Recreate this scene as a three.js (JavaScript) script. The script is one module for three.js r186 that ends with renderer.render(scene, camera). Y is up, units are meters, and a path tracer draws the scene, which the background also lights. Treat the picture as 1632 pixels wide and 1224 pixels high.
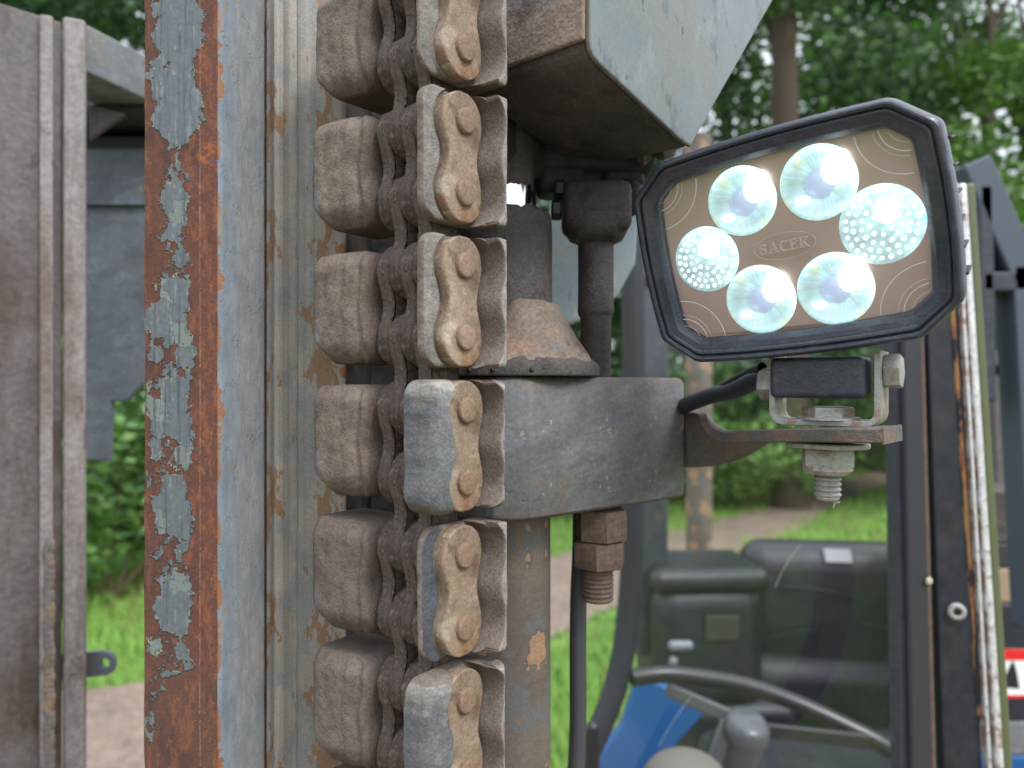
import * as THREE from 'three';
import { RoundedBoxGeometry } from 'three/addons/geometries/RoundedBoxGeometry.js';
import { TextGeometry } from 'three/addons/geometries/TextGeometry.js';
import { FontLoader } from 'three/addons/loaders/FontLoader.js';
import { mergeGeometries, mergeVertices, toCreasedNormals } from 'three/addons/utils/BufferGeometryUtils.js';

// ---------------------------------------------------------------- camera, sky, sun, exposure
const scene = new THREE.Scene();
const EYE = 1.5;
const camera = new THREE.PerspectiveCamera(54.56, 4 / 3, 0.02, 400);
camera.position.set(0, EYE, 0);
camera.lookAt(0, EYE, -1);
camera.focus = 0.365;
camera.userData.fStop = 7;

const SKY_W = 512, SKY_H = 256;
const skyData = new Float32Array(SKY_W * SKY_H * 4);
const SUN_DIR = new THREE.Vector3(0.50, 0.80, 0.55).normalize();
for (let j = 0; j < SKY_H; j++) for (let i = 0; i < SKY_W; i++) {
  const el = ((j + 0.5) / SKY_H - 0.5) * Math.PI, az = ((i + 0.5) / SKY_W - 0.5) * 2 * Math.PI;
  const y = Math.sin(el), x = Math.cos(el) * Math.cos(az), z = Math.cos(el) * Math.sin(az);
  const up = Math.max(0, y), c = x * SUN_DIR.x + y * SUN_DIR.y + z * SUN_DIR.z;
  const L = y < 0 ? 0.25 : 0.50 + 0.85 * up + 0.35 * Math.pow(Math.max(0, c), 4);
  const o = (j * SKY_W + i) * 4;
  skyData[o] = L * 0.93; skyData[o + 1] = L * 0.99; skyData[o + 2] = L * 1.09; skyData[o + 3] = 1;
}
const skyTex = new THREE.DataTexture(skyData, SKY_W, SKY_H, THREE.RGBAFormat, THREE.FloatType);
skyTex.mapping = THREE.EquirectangularReflectionMapping;
skyTex.magFilter = THREE.LinearFilter; skyTex.needsUpdate = true;
scene.background = skyTex; scene.environment = skyTex;

const sun = new THREE.DirectionalLight(new THREE.Color(1, 0.98, 0.95), 1.2);
sun.name = 'sun';
sun.position.copy(SUN_DIR).multiplyScalar(30).add(new THREE.Vector3(0, EYE, -0.4));
sun.target.position.set(0, EYE, -0.4);
sun.castShadow = true; sun.shadow.radius = 26; sun.shadow.mapSize.set(2048, 2048);
Object.assign(sun.shadow.camera, { left: -12, right: 12, top: 12, bottom: -12, near: 1, far: 80 });
scene.add(sun, sun.target);

const renderer = new THREE.WebGLRenderer({ antialias: true });
renderer.toneMapping = THREE.LinearToneMapping;
renderer.toneMappingExposure = 2.0;
renderer.shadowMap.enabled = true; renderer.shadowMap.type = THREE.PCFSoftShadowMap;

// ---------------------------------------------------------------- helpers
let seed = 12345;
const rnd = () => { seed |= 0; seed = (seed + 0x6d2b79f5) | 0; let t = Math.imul(seed ^ (seed >>> 15), 1 | seed); t = (t + Math.imul(t ^ (t >>> 7), 61 | t)) ^ t; return ((t ^ (t >>> 14)) >>> 0) / 4294967296; };
const rr = (a, b) => a + (b - a) * rnd();
const V = (x, y, z) => new THREE.Vector3(x, y, z);
const clamp = (x, a = 0, b = 1) => Math.min(b, Math.max(a, x));
const ss = (a, b, x) => { const t = clamp((x - a) / (b - a)); return t * t * (3 - 2 * t); };
const lerp = (a, b, t) => a + (b - a) * t;
const mix3 = (a, b, t) => [a[0] + (b[0] - a[0]) * t, a[1] + (b[1] - a[1]) * t, a[2] + (b[2] - a[2]) * t];
const F = 1187;                                                 // the lens, in pixels of the photograph
const at = (px, py, d) => V((px - 816) / F * d, EYE + (612 - py) / F * d, -d);   // a measured point of the place
const names = new Map();
function numbered(n) { const k = names.get(n) ?? 0; names.set(n, k + 1); return k ? n + '_' + String(k).padStart(3, '0') : n; }
function tag(o, label, category, group) { o.userData.label = label; o.userData.category = category; if (group) o.userData.group = group; return o; }
function thing(name, label, category, pos, turn = 0, group) {
  const g = new THREE.Group(); g.name = numbered(name); scene.add(g);
  if (pos) g.position.copy(pos); g.rotation.y = turn;
  return tag(g, label, category, group);
}
function part(name, geo, m, parent, label) {
  const o = new THREE.Mesh(geo, m); o.castShadow = o.receiveShadow = true;
  o.name = parent === scene ? numbered(name) : name; parent.add(o);
  if (label) o.userData.label = label;
  return o;
}
function struct(name, geo, m) { const o = part(name, geo, m, scene); o.userData.kind = 'structure'; return o; }

// tileable noise fields
const NS = 512;
function field(cells, gain, octaves, s) {
  seed = s; const out = new Float32Array(NS * NS); let amp = 1, sum = 0;
  for (let o = 0, n = cells; o < octaves; o++, n *= 2, amp *= gain) {
    const lat = new Float32Array(n * n); for (let i = 0; i < lat.length; i++) lat[i] = rnd();
    sum += amp;
    for (let y = 0; y < NS; y++) { const fy = y / NS * n, iy = Math.floor(fy), ty = fy - iy, sy = ty * ty * (3 - 2 * ty), r0 = (iy % n) * n, r1 = ((iy + 1) % n) * n;
      for (let x = 0; x < NS; x++) { const fx = x / NS * n, ix = Math.floor(fx), tx = fx - ix, sx = tx * tx * (3 - 2 * tx), x0 = ix % n, x1 = (ix + 1) % n;
        const a = lat[r0 + x0] + (lat[r0 + x1] - lat[r0 + x0]) * sx, b = lat[r1 + x0] + (lat[r1 + x1] - lat[r1 + x0]) * sx;
        out[y * NS + x] += amp * (a + (b - a) * sy); } }
  }
  for (let i = 0; i < out.length; i++) out[i] = clamp((out[i] / sum - 0.5) * 1.7 + 0.5);
  return out;
}
const FA = field(4, 0.55, 7, 11), FB = field(4, 0.6, 7, 77), FC = field(8, 0.75, 6, 303), FW = field(128, 0.8, 2, 909);
function nz(f, u, v) {
  u = (u - Math.floor(u)) * NS; v = (v - Math.floor(v)) * NS;
  const x0 = u | 0, y0 = v | 0, tx = u - x0, ty = v - y0, xa = x0 & 511, xb = (x0 + 1) & 511, ya = (y0 & 511) * NS, yb = ((y0 + 1) & 511) * NS;
  const a = f[ya + xa] + (f[ya + xb] - f[ya + xa]) * tx, b = f[yb + xa] + (f[yb + xb] - f[yb + xa]) * tx;
  return a + (b - a) * ty;
}
// 3D value noise for shaping
const hash3 = (x, y, z) => { let h = Math.imul(x, 374761393) ^ Math.imul(y, 668265263) ^ Math.imul(z, 1274126177); h = Math.imul(h ^ (h >>> 13), 1274126177); return ((h ^ (h >>> 16)) >>> 0) / 4294967296; };
function n3(x, y, z) {
  const ix = Math.floor(x), iy = Math.floor(y), iz = Math.floor(z), f = (t) => t * t * (3 - 2 * t), a = f(x - ix), b = f(y - iy), c = f(z - iz);
  const l = (dy, dz) => lerp(hash3(ix, iy + dy, iz + dz), hash3(ix + 1, iy + dy, iz + dz), a);
  return lerp(lerp(l(0, 0), l(1, 0), b), lerp(l(0, 1), l(1, 1), b), c);
}
const fbm3 = (x, y, z) => (n3(x, y, z) * 0.55 + n3(x * 2.1, y * 2.1, z * 2.1) * 0.29 + n3(x * 4.3, y * 4.3, z * 4.3) * 0.16);

// a colour map, a bump map and a roughness map from one recipe (colours 0..255 as seen, height 0..1, roughness 0..1)
function surface(w, h, fn, opt = {}) {
  const c = new Uint8Array(w * h * 4), b = new Float32Array(w * h), r = new Uint8Array(w * h * 4);
  for (let y = 0; y < h; y++) for (let x = 0; x < w; x++) {
    const q = fn((x + 0.5) / w, (y + 0.5) / h), i = y * w + x;
    c[i * 4] = clamp(q[0], 0, 255); c[i * 4 + 1] = clamp(q[1], 0, 255); c[i * 4 + 2] = clamp(q[2], 0, 255); c[i * 4 + 3] = 255;
    b[i] = q[3]; const k = clamp(q[4] ?? 0.8) * 255; r[i * 4] = r[i * 4 + 1] = r[i * 4 + 2] = k; r[i * 4 + 3] = 255;
  }
  const fin = (t, srgb) => { t.wrapS = t.wrapT = opt.clamp ? THREE.ClampToEdgeWrapping : THREE.RepeatWrapping; t.magFilter = THREE.LinearFilter; t.minFilter = THREE.LinearMipmapLinearFilter; t.generateMipmaps = true; if (srgb) t.colorSpace = THREE.SRGBColorSpace; if (opt.size) t.repeat.set(1 / opt.size[0], 1 / opt.size[1]); t.needsUpdate = true; return t; };
  return { map: fin(new THREE.DataTexture(c, w, h), true), bumpMap: fin(new THREE.DataTexture(b, w, h, THREE.RedFormat, THREE.FloatType)), roughnessMap: fin(new THREE.DataTexture(r, w, h)) };
}
function skin(s, bump, extra = {}) { return new THREE.MeshStandardMaterial({ map: s.map, bumpMap: s.bumpMap, bumpScale: bump, roughnessMap: s.roughnessMap, roughness: 1, ...extra }); }
const lin = (r, g, b) => new THREE.Color().setRGB(r / 255, g / 255, b / 255, THREE.SRGBColorSpace);
const plain = (r, g, b, rough = 0.7, extra = {}) => new THREE.MeshStandardMaterial({ color: lin(r, g, b), roughness: rough, ...extra });

// geometry helpers
function triUV(g) {                                             // uv in metres from the plane each face lies closest to
  if (!g.attributes.normal) g.computeVertexNormals();
  if (g.index) g = g.toNonIndexed();
  const p = g.attributes.position, n = p.count, uv = new Float32Array(n * 2), a = V(), b = V(), c = V(), e = V();
  for (let i = 0; i < n; i += 3) {
    a.fromBufferAttribute(p, i); b.fromBufferAttribute(p, i + 1); c.fromBufferAttribute(p, i + 2);
    e.copy(b).sub(a).cross(c.sub(a)); const x = Math.abs(e.x), y = Math.abs(e.y), z = Math.abs(e.z);
    for (let k = 0; k < 3; k++) { const X = p.getX(i + k), Y = p.getY(i + k), Z = p.getZ(i + k), o = (i + k) * 2;
      if (z >= x && z >= y) { uv[o] = X; uv[o + 1] = Y; } else if (x >= y) { uv[o] = Z; uv[o + 1] = Y; } else { uv[o] = X; uv[o + 1] = Z; } }
  }
  g.setAttribute('uv', new THREE.BufferAttribute(uv, 2)); return g;
}
function grid(rows, cols, fn) {                                 // sheet from fn(i, j) -> [x, y, z, u, v]
  const p = [], uv = [], ix = [];
  for (let j = 0; j <= rows; j++) for (let i = 0; i <= cols; i++) { const q = fn(i / cols, j / rows); p.push(q[0], q[1], q[2]); uv.push(q[3] ?? 0, q[4] ?? 0); }
  for (let j = 0; j < rows; j++) for (let i = 0; i < cols; i++) { const a = j * (cols + 1) + i, b = a + 1, c = a + cols + 1, d = c + 1; ix.push(a, b, d, a, d, c); }
  const g = new THREE.BufferGeometry(); g.setAttribute('position', new THREE.Float32BufferAttribute(p, 3)); g.setAttribute('uv', new THREE.Float32BufferAttribute(uv, 2)); g.setIndex(ix); g.computeVertexNormals(); return g;
}
function paintVerts(g, fn) { const p = g.attributes.position, n = g.attributes.normal, c = new Float32Array(p.count * 3); for (let i = 0; i < p.count; i++) { const k = fn(p.getX(i), p.getY(i), p.getZ(i), n.getX(i), n.getY(i), n.getZ(i)); c[i * 3] = (k[0] / 255) ** 2.2; c[i * 3 + 1] = (k[1] / 255) ** 2.2; c[i * 3 + 2] = (k[2] / 255) ** 2.2; } g.setAttribute('color', new THREE.BufferAttribute(c, 3)); return g; }
function polyShape(pts) { const s = new THREE.Shape(); pts.forEach((p, i) => (i ? s.lineTo(p[0], p[1]) : s.moveTo(p[0], p[1]))); s.closePath(); return s; }
function slab(pts, depth, bevel = 0.001, seg = 2, shape) {      // a plate cut to an outline, edges eased
  const g = new THREE.ExtrudeGeometry(shape ?? polyShape(pts), { depth: Math.max(1e-5, depth - 2 * bevel), bevelEnabled: bevel > 0, bevelThickness: bevel, bevelSize: bevel, bevelOffset: -bevel, bevelSegments: seg, curveSegments: 24 });
  g.translate(0, 0, bevel); return g;
}
const soft = (g, a = 0.6) => toCreasedNormals(g, a);
function bx(w, h, d, r = 0.002, x = 0, y = 0, z = 0) { const g = new RoundedBoxGeometry(w, h, d, 2, Math.min(r, w / 2.01, h / 2.01, d / 2.01)); g.translate(x, y, z); return g; }
function lathe(pts, seg = 48) { return new THREE.LatheGeometry(pts.map((p) => new THREE.Vector2(p[0], p[1])), seg); }
function tube(pts, r, seg = 40, rad = 10) { return new THREE.TubeGeometry(new THREE.CatmullRomCurve3(pts), seg, r, rad, false); }
function bar(a, b, w, d, r = 0.002, up = V(0, 0, 1)) {           // rounded bar between two points
  const len = a.distanceTo(b), g = bx(w, len, d, r), y = b.clone().sub(a).normalize(), x = new THREE.Vector3().crossVectors(y, up).normalize(), z = new THREE.Vector3().crossVectors(x, y);
  g.applyMatrix4(new THREE.Matrix4().makeBasis(x, y, z)); g.translate((a.x + b.x) / 2, (a.y + b.y) / 2, (a.z + b.z) / 2); return g;
}
function clean(g) { const o = g.index ? g.toNonIndexed() : g.clone(); for (const k of Object.keys(o.attributes)) if (!['position', 'normal', 'uv', 'color'].includes(k)) o.deleteAttribute(k); return o; }
function join(list) { const l = list.map(clean), col = l.every((g) => g.attributes.color); if (!col) l.forEach((g) => g.deleteAttribute('color')); return mergeGeometries(l); }
function hexNut(r, h, bev = 0.0012) { const p = []; for (let i = 0; i < 6; i++) p.push([r * Math.cos(i * Math.PI / 3), r * Math.sin(i * Math.PI / 3)]); const g = slab(p, h, bev, 2); g.rotateX(-Math.PI / 2); return g; }  // stands on y = 0
function thread(r, h, pitch, depth = 0.0009) { const p = [[0, 0]]; for (let y = 0; y < h - 1e-6; y += pitch) p.push([r - depth, y], [r, y + pitch * 0.4], [r, y + pitch * 0.6]); p.push([r - depth, h], [0, h]); return lathe(p, 28); }
function taper(pts, radii, rad = 8) { const c = new THREE.CatmullRomCurve3(pts), n = pts.length * 6, fr = c.computeFrenetFrames(n); return grid(n, rad, (i, j) => { const k = Math.min(n, Math.round(j * n)), q = c.getPointAt(j), t = j * (radii.length - 1), a = Math.min(radii.length - 2, Math.floor(t)), r = lerp(radii[a], radii[a + 1], t - a), s = -i * Math.PI * 2; q.addScaledVector(fr.normals[k], Math.cos(s) * r).addScaledVector(fr.binormals[k], Math.sin(s) * r); return [q.x, q.y, q.z, i * r * 6, j * c.getLength()]; }); }
// ---------------------------------------------------------------- surfaces
const pw = (list, y) => { for (let i = 1; i < list.length; i++) if (y <= list[i][0]) { const a = list[i - 1], b = list[i], t = (y - a[0]) / (b[0] - a[0]); return [lerp(a[1], b[1], t), lerp(a[2], b[2], t)]; } return list[list.length - 1].slice(1); };
// the rail's front face: what is left of the grey paint on the rust, by height (mm up from the middle, left and right edge in mm)
const COAT = [[-220, -9, -8], [-160, 1, 4], [-142, 2, 7], [-133, 1, 8], [-128, 3, 21], [-118, 3, 20], [-112, 4, 19], [-90, 4, 20], [-78, 3, 19], [-66, 5, 21], [-54, 2, 19], [-44, 3, 19], [-36, 1, 21], [-20, 1, 20], [-8, 1, 21], [14, 0, 21], [34, 1, 20], [44, 3, 19], [50, 7, 18], [58, 10, 18], [66, 8, 18], [80, 8, 18], [94, 8, 18], [98, 12, 16], [104, 12, 17], [108, 9, 18], [114, 2, 24], [122, 3, 25], [150, 3, 25], [175, 3, 26], [220, 3, 26]];
const rustFace = surface(512, 2048, (u, v) => {
  const mm = u * 33, Y = (v - 0.5) * 440, y2 = v * 13.3;
  const n1 = nz(FB, u * 0.9, y2 * 0.9), n2 = nz(FA, u * 2.6, y2 * 2.6), n3v = nz(FC, u * 1.7, y2 * 1.7), st = nz(FC, u * 3 + 0.3, v * 1.1), fine = nz(FW, u * 2, y2 * 2);
  const [L, R] = pw(COAT, Y), wob = (n1 - 0.5) * 9 + (n2 - 0.5) * 4.5;
  let d = Math.min(mm + wob - L, R - mm + wob * 0.9) + (nz(FW, u, y2 + 0.3) - 0.5) * 1.1 + (nz(FC, u * 2 + 0.1, v * 9.7) - 0.5) * 2.2;
  const holes = nz(FB, u * 0.75 + 0.37, y2 * 0.75 + 0.11) + (n2 - 0.5) * 0.35;
  d = Math.min(d, (Y > 112 ? 0.9 : 0.735) * 12 - holes * 12 + 0.2 - (Y < -40 ? 0.5 : 0));
  let rust = mix3([108, 66, 52], [86, 54, 44], n3v); rust = mix3(rust, [128, 80, 56], ss(0.58, 0.8, n2) * 0.7 * ss(0.35, 0.65, nz(FB, u + 0.6, v * 3.3))); rust = mix3(rust, [158, 92, 54], ss(0.72, 0.9, nz(FC, u * 2.2, y2 * 0.5)) * 0.7 * ss(18, 30, mm) * ss(0.4, 0.65, nz(FA, u + 0.2, v * 2.7)));
  rust = mix3(rust, [92, 62, 50], ss(-112, -140, Y) * 0.85); rust = mix3(rust, [190, 160, 130], ss(0.45, 0, Math.abs(mm - 25.6 + (st - 0.5))) * 0.5 * ss(0.4, 0.6, n3v));
  rust = mix3(rust, [180, 98, 52], ss(6, 2, Math.hypot(mm - 29, (Y - 104) * 0.8)) * ss(0.45, 0.7, n2) * 0.7);
  rust = mix3(rust, [66, 46, 40], ss(0.5, 0.75, nz(FB, u * 0.9 + 0.2, v * 4.3)) * 0.5); rust = mix3(rust, [158, 92, 54], ss(0.55, 0.78, nz(FC, u * 1.1 + 0.3, v * 5.3)) * 0.4); rust = rust.map((c) => c * (0.74 + 0.52 * fine));
  let paint = mix3([84, 91, 95], [104, 110, 112], n3v); const lay = ss(0.02, 0.06, nz(FB, u * 0.6 + 0.7, y2 * 0.6 + 0.4) + (n2 - 0.5) * 0.3 - (Y > 110 ? 0.9 : 0.5)); paint = mix3(paint, [116, 124, 117], lay * 0.9);
  paint = mix3(paint, [74, 80, 86], ss(0.62, 0.8, st)); paint = mix3(paint, [142, 146, 146], ss(0.66, 0.85, nz(FC, u * 2 + 0.5, v * 6)) * 0.5);
  const k = ss(-0.12, 0.18, d), rim = ss(0.9, 0.15, d) * k;
  let c = mix3(rust, paint, k); c = mix3(c, [196, 182, 132], rim * ss(0.56, 0.7, n2) * 0.8); c = mix3(c, [52, 40, 34], ss(0.5, 0, Math.abs(d + 0.25)) * 0.45);
  c = mix3(c, [60, 120, 180], ss(1.9, 1.2, Math.hypot(mm - 3.8, (Y - 205) * 0.8) + (n2 - 0.5) * 2) * 0.9);
  c = mix3(c, [62, 78, 110], ss(0.9, 0.3, Math.abs(Y - 97 - (mm - 24) * 0.45) + n2) * ss(16, 18, mm));
  return [...c, 0.3 + fine * 0.12 * (1 - k) + k * (0.5 - lay * 0.12) + n2 * 0.12, 0.88 - k * 0.3];
}, { clamp: true });
// the rail's flank: pale blue-grey paint with a rusty ragged edge towards the front
const flankFace = surface(256, 2048, (u, v) => {
  const y2 = v * 8, n1 = nz(FB, u * 0.6 + 0.2, y2 * 0.8), n2 = nz(FA, u * 1.4, y2 * 1.9), n4 = nz(FC, u * 1.2, y2 * 0.5), fine = nz(FW, u, y2), crack = Math.abs(nz(FB, u * 1.1 + 0.5, y2 * 0.9 + 0.5) - 0.5);
  let c = mix3([138, 149, 160], [160, 166, 170], n1); c = mix3(c, [150, 144, 136], ss(0.45, 0.8, nz(FC, u * 0.8 + 0.1, y2 * 0.35)) * 0.5 * ss(0.1, 0.5, u)); c = mix3(c, [122, 138, 158], ss(0.4, 0.05, u) * 0.6);
  c = c.map((x) => x * (0.9 + 0.2 * n4) * (0.95 + 0.1 * fine)); c = mix3(c, [92, 92, 92], ss(0.02, 0.004, crack) * 0.5 * ss(0.62, 0.75, n4));
  const d = 0.0 + ss(0.5, 0.95, nz(FB, 0.33, y2 * 0.35)) * 0.13 + (n2 - 0.5) * 0.14 - u; c = mix3(c, mix3([140, 82, 58], [166, 118, 90], n2), ss(-0.015, 0.015, d));
  c = mix3(c, [158, 140, 120], ss(0.78, 0.82, nz(FB, u * 0.8 + 0.6, y2 * 0.6 + 0.2)) * 0.6); c = mix3(c, [150, 110, 84], ss(0.92, 1, u) * ss(0.5, 0.7, n2));
  return [...c, 0.5 + (n2 - 0.5) * 0.3 - ss(0.02, 0.004, crack) * 0.3 + fine * 0.06 - ss(-0.015, 0.015, d) * 0.2, 0.62];
}, { clamp: true });
// the inner rail: dusty greasy grey with long drag marks, rust along its right edge
const innerFace = surface(512, 2048, (u, v) => {
  const y2 = v * 9, st = nz(FC, u * 2, v * 0.35), st2 = nz(FA, u * 5 + 0.4, v * 0.25), n1 = nz(FB, u, y2 * 0.6), n2 = nz(FA, u * 2.2, y2 * 2.2), fine = nz(FW, u * 1.5, y2 * 1.5);
  let c = mix3([154, 147, 139], [172, 164, 154], st); c = mix3(c, [140, 143, 142], ss(0.45, 0.7, n1) * 0.8); c = mix3(c, [172, 164, 155], ss(0.6, 0.8, st2) * 0.5); c = mix3(c, [126, 121, 118], ss(0.42, 0.25, st2) * 0.4);
  c = mix3(c, [158, 152, 150], ss(0.15, 0.07, Math.abs(u - 0.06) + 0.03) * 0.8);
  const d = u - 0.9 + (n2 - 0.5) * 0.22 + (nz(FB, 0.1, v * 2.9) - 0.5) * 0.6; c = mix3(c, mix3([126, 76, 48], [156, 108, 70], n2), ss(-0.01, 0.02, d) * 0.95);
  c = mix3(c, [146, 104, 70], ss(0.7, 0.76, nz(FB, u * 1.4 + 0.5, y2 * 0.71) + (nz(FA, u + 0.4, v * 2.3) - 0.5) * 0.5) * 0.75); c = mix3(c, [178, 90, 64], ss(0.8, 0.84, n2) * ss(0.6, 0.9, u)); c = mix3(c, [182, 170, 120], ss(0.78, 0.85, nz(FA, u * 3 + 0.2, y2 * 3)) * ss(0.55, 0.7, n1) * 0.6);
  c = c.map((x) => x * (0.88 + 0.24 * fine));
  return [...c, 0.5 + (st2 - 0.5) * 0.15 + (n2 - 0.5) * 0.3 + fine * 0.1, 0.72];
}, { clamp: true });
// tiles in metres
const S1 = [0.12, 0.12], S2 = [0.3, 0.3];
const dustTile = surface(512, 512, (u, v) => { const g = nz(FW, u, v), n = nz(FC, u * 2, v * 2), b = nz(FA, u, v); const k = 0.90 + 0.20 * (g - 0.5) + 0.14 * (n - 0.5) + 0.2 * (b - 0.5); return [255 * k, 252 * k, 248 * k, g * 0.45 + n * 0.55, 0.95]; }, { size: [0.09, 0.09] });
const greaseTile = surface(512, 512, (u, v) => { const g = nz(FW, u, v), n = nz(FC, u * 2, v * 2), b = nz(FB, u * 2, v * 2), r = Math.abs(nz(FA, u * 2, v * 2) - 0.5) * 2; let c = mix3([76, 63, 56], [98, 83, 74], n); c = mix3(c, [58, 51, 50], ss(0.2, 0.02, r) * 0.8); c = c.map((x) => x * (0.85 + 0.3 * g)); return [...c, 0.35 * n + 0.35 * b + 0.2 * ss(0, 0.25, r) + 0.1 * g, 0.82]; }, { size: [0.08, 0.08] });
const linkTile = surface(512, 512, (u, v) => { const g = nz(FW, u, v), n = nz(FC, u, v), b = nz(FB, u, v), sp = nz(FA, u * 2, v * 2); let c = mix3([124, 104, 88], [152, 133, 115], n); c = mix3(c, [132, 92, 62], ss(0.5, 0.72, b) * 0.7); c = mix3(c, [100, 76, 62], ss(0.62, 0.82, sp) * 0.7); c = mix3(c, [172, 160, 146], ss(0.34, 0.2, sp) * 0.6); return [...c.map((x) => x * (0.9 + 0.2 * g)), 0.5 * n + 0.3 * sp + 0.2 * g, 0.75]; }, { size: [0.11, 0.11] });
const clampTile = surface(1024, 1024, (u, v) => { const g = nz(FW, u * 2, v * 2), n = nz(FC, u * 2, v * 1), b = nz(FB, u * 2, v * 2), dg = nz(FC, u * 1 + v * 1, v * 3 - u * 1), fl = nz(FA, u * 6, v * 9), sp = nz(FB, u * 9, v * 9);
  let c = mix3([92, 95, 98], [116, 118, 119], n); c = mix3(c, [126, 132, 138], ss(0.56, 0.74, dg) * ss(0.45, 0.6, b) * 0.6); c = mix3(c, [82, 82, 84], ss(0.5, 0.3, dg) * 0.4); c = mix3(c, [118, 108, 98], ss(0.62, 0.75, nz(FB, u * 3 + 0.4, v * 3)) * 0.4); c = mix3(c, [176, 160, 128], ss(0.84, 0.88, fl) * ss(0.55, 0.68, b) * 0.8); c = mix3(c, [190, 186, 178], ss(0.91, 0.94, sp) * 0.7);
  return [...c.map((x) => x * (0.92 + 0.16 * g)), 0.5 + (n - 0.5) * 0.4 + (dg - 0.5) * 0.3 - ss(0.8, 0.86, fl) * 0.2, 0.55 + 0.25 * b]; }, { size: S2 });
const blueTile = surface(1024, 1024, (u, v) => { const g = nz(FW, u * 2, v * 2), n = nz(FC, u, v), b = nz(FB, u * 2, v * 2), sc = nz(FA, u * 3 + v, v * 2 - u * 5), dk = nz(FB, u * 5 + 0.3, v * 3);
  let c = mix3([140, 155, 162], [160, 170, 174], n); c = mix3(c, [168, 164, 158], ss(0.5, 0.75, b) * 0.5); c = mix3(c, [110, 126, 138], ss(0.7, 0.8, dk) * 0.55); c = mix3(c, [186, 192, 194], ss(0.72, 0.85, sc) * 0.4); c = mix3(c, [90, 96, 100], ss(0.84, 0.88, nz(FA, u * 7, v * 5)) * 0.6);
  return [...c.map((x) => x * (0.96 + 0.08 * g)), 0.5 + (n - 0.5) * 0.3 + (sc - 0.5) * 0.15, 0.5 + 0.2 * b]; }, { size: S2 });
const dirtTile = surface(512, 512, (u, v) => { const g = nz(FW, u, v), n = nz(FC, u, v), b = nz(FB, u, v), p = nz(FA, u * 2, v * 2); let c = mix3([108, 94, 84], [134, 116, 103], n); c = mix3(c, [98, 98, 100], ss(0.56, 0.66, b) * 0.85); c = mix3(c, [150, 118, 92], ss(0.62, 0.8, p) * 0.45); c = mix3(c, [70, 60, 54], ss(0.34, 0.2, p) * 0.6); return [...c.map((x) => x * (0.88 + 0.24 * g)), 0.5 * n + 0.3 * p + 0.2 * g, 0.9]; }, { size: [0.16, 0.16] });
const tubeTile = surface(1024, 1024, (u, v) => { const g = nz(FW, u * 2, v * 2), n = nz(FC, u, v), b = nz(FB, u * 2, v * 1) + (nz(FA, u * 4, v * 4) - 0.5) * 0.3, p = nz(FA, u * 3, v * 2); let c = mix3([82, 72, 66], [104, 92, 84], n); c = mix3(c, [88, 92, 96], ss(0.58, 0.66, p) * 0.7); const d = b - 0.53 + (nz(FB, u * 5 + 0.2, v * 5) - 0.5) * 0.25; c = mix3(c, mix3([128, 98, 76], [150, 122, 98], n), ss(-0.01, 0.015, d)); c = mix3(c, [52, 46, 44], ss(0.02, 0, Math.abs(d + 0.012)) * 0.6); c = mix3(c, [128, 84, 60], ss(0.7, 0.85, nz(FC, u * 2 + 0.3, v)) * 0.6); return [...c.map((x) => x * (0.92 + 0.16 * g)), 0.5 + n * 0.1 - ss(-0.01, 0.015, d) * 0.25 + p * 0.1, 0.6]; }, { size: [0.2, 0.2] });
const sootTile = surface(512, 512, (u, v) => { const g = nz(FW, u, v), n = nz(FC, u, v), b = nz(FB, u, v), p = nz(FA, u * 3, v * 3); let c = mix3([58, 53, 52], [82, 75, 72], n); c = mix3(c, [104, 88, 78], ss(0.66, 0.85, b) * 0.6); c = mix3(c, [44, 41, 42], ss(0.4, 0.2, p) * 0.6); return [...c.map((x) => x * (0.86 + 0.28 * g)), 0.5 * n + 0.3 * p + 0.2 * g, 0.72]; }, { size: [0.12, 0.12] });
const plateTile = surface(512, 1024, (u, v) => { const g = nz(FW, u, v * 2), n = nz(FC, u, v * 2), b = nz(FB, u, v), st = nz(FC, u * 5, v), p = nz(FA, u, v * 3) * ss(0.42, 0.62, nz(FC, u + 0.3, v + 0.6)); let c = mix3([128, 121, 121], [150, 143, 142], n); c = mix3(c, [104, 86, 78], ss(0.42, 0.72, b) * 0.75); c = mix3(c, [152, 150, 152], ss(0.6, 0.8, st) * 0.35); c = mix3(c, [104, 96, 94], ss(0.46, 0.26, st) * 0.45); c = mix3(c, [82, 64, 56], ss(0.7, 0.8, p) * 0.45); return [...c.map((x) => x * (0.9 + 0.2 * g)), 0.5 * n + 0.3 * p + 0.2 * g, 0.6]; }, { size: [0.35, 0.7] });
const steelTile = surface(512, 512, (u, v) => { const g = nz(FW, u, v), n = nz(FC, u, v), b = nz(FB, u * 2, v * 2); let c = mix3([148, 150, 150], [182, 182, 178], n); c = mix3(c, [150, 124, 100], ss(0.55, 0.75, b) * 0.7); return [...c.map((x) => x * (0.94 + 0.12 * g)), n * 0.6 + g * 0.4, 0.42 + 0.3 * b]; }, { size: [0.06, 0.06] });
const barTile = surface(512, 512, (u, v) => { const g = nz(FW, u, v), n = nz(FC, u, v), b = nz(FB, u * 2, v * 2); let c = mix3([80, 76, 75], [100, 94, 92], n); c = mix3(c, [122, 90, 70], ss(0.55, 0.8, b) * 0.5); return [...c.map((x) => x * (0.88 + 0.24 * g)), n * 0.6 + g * 0.4, 0.75]; }, { size: [0.07, 0.07] });
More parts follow.
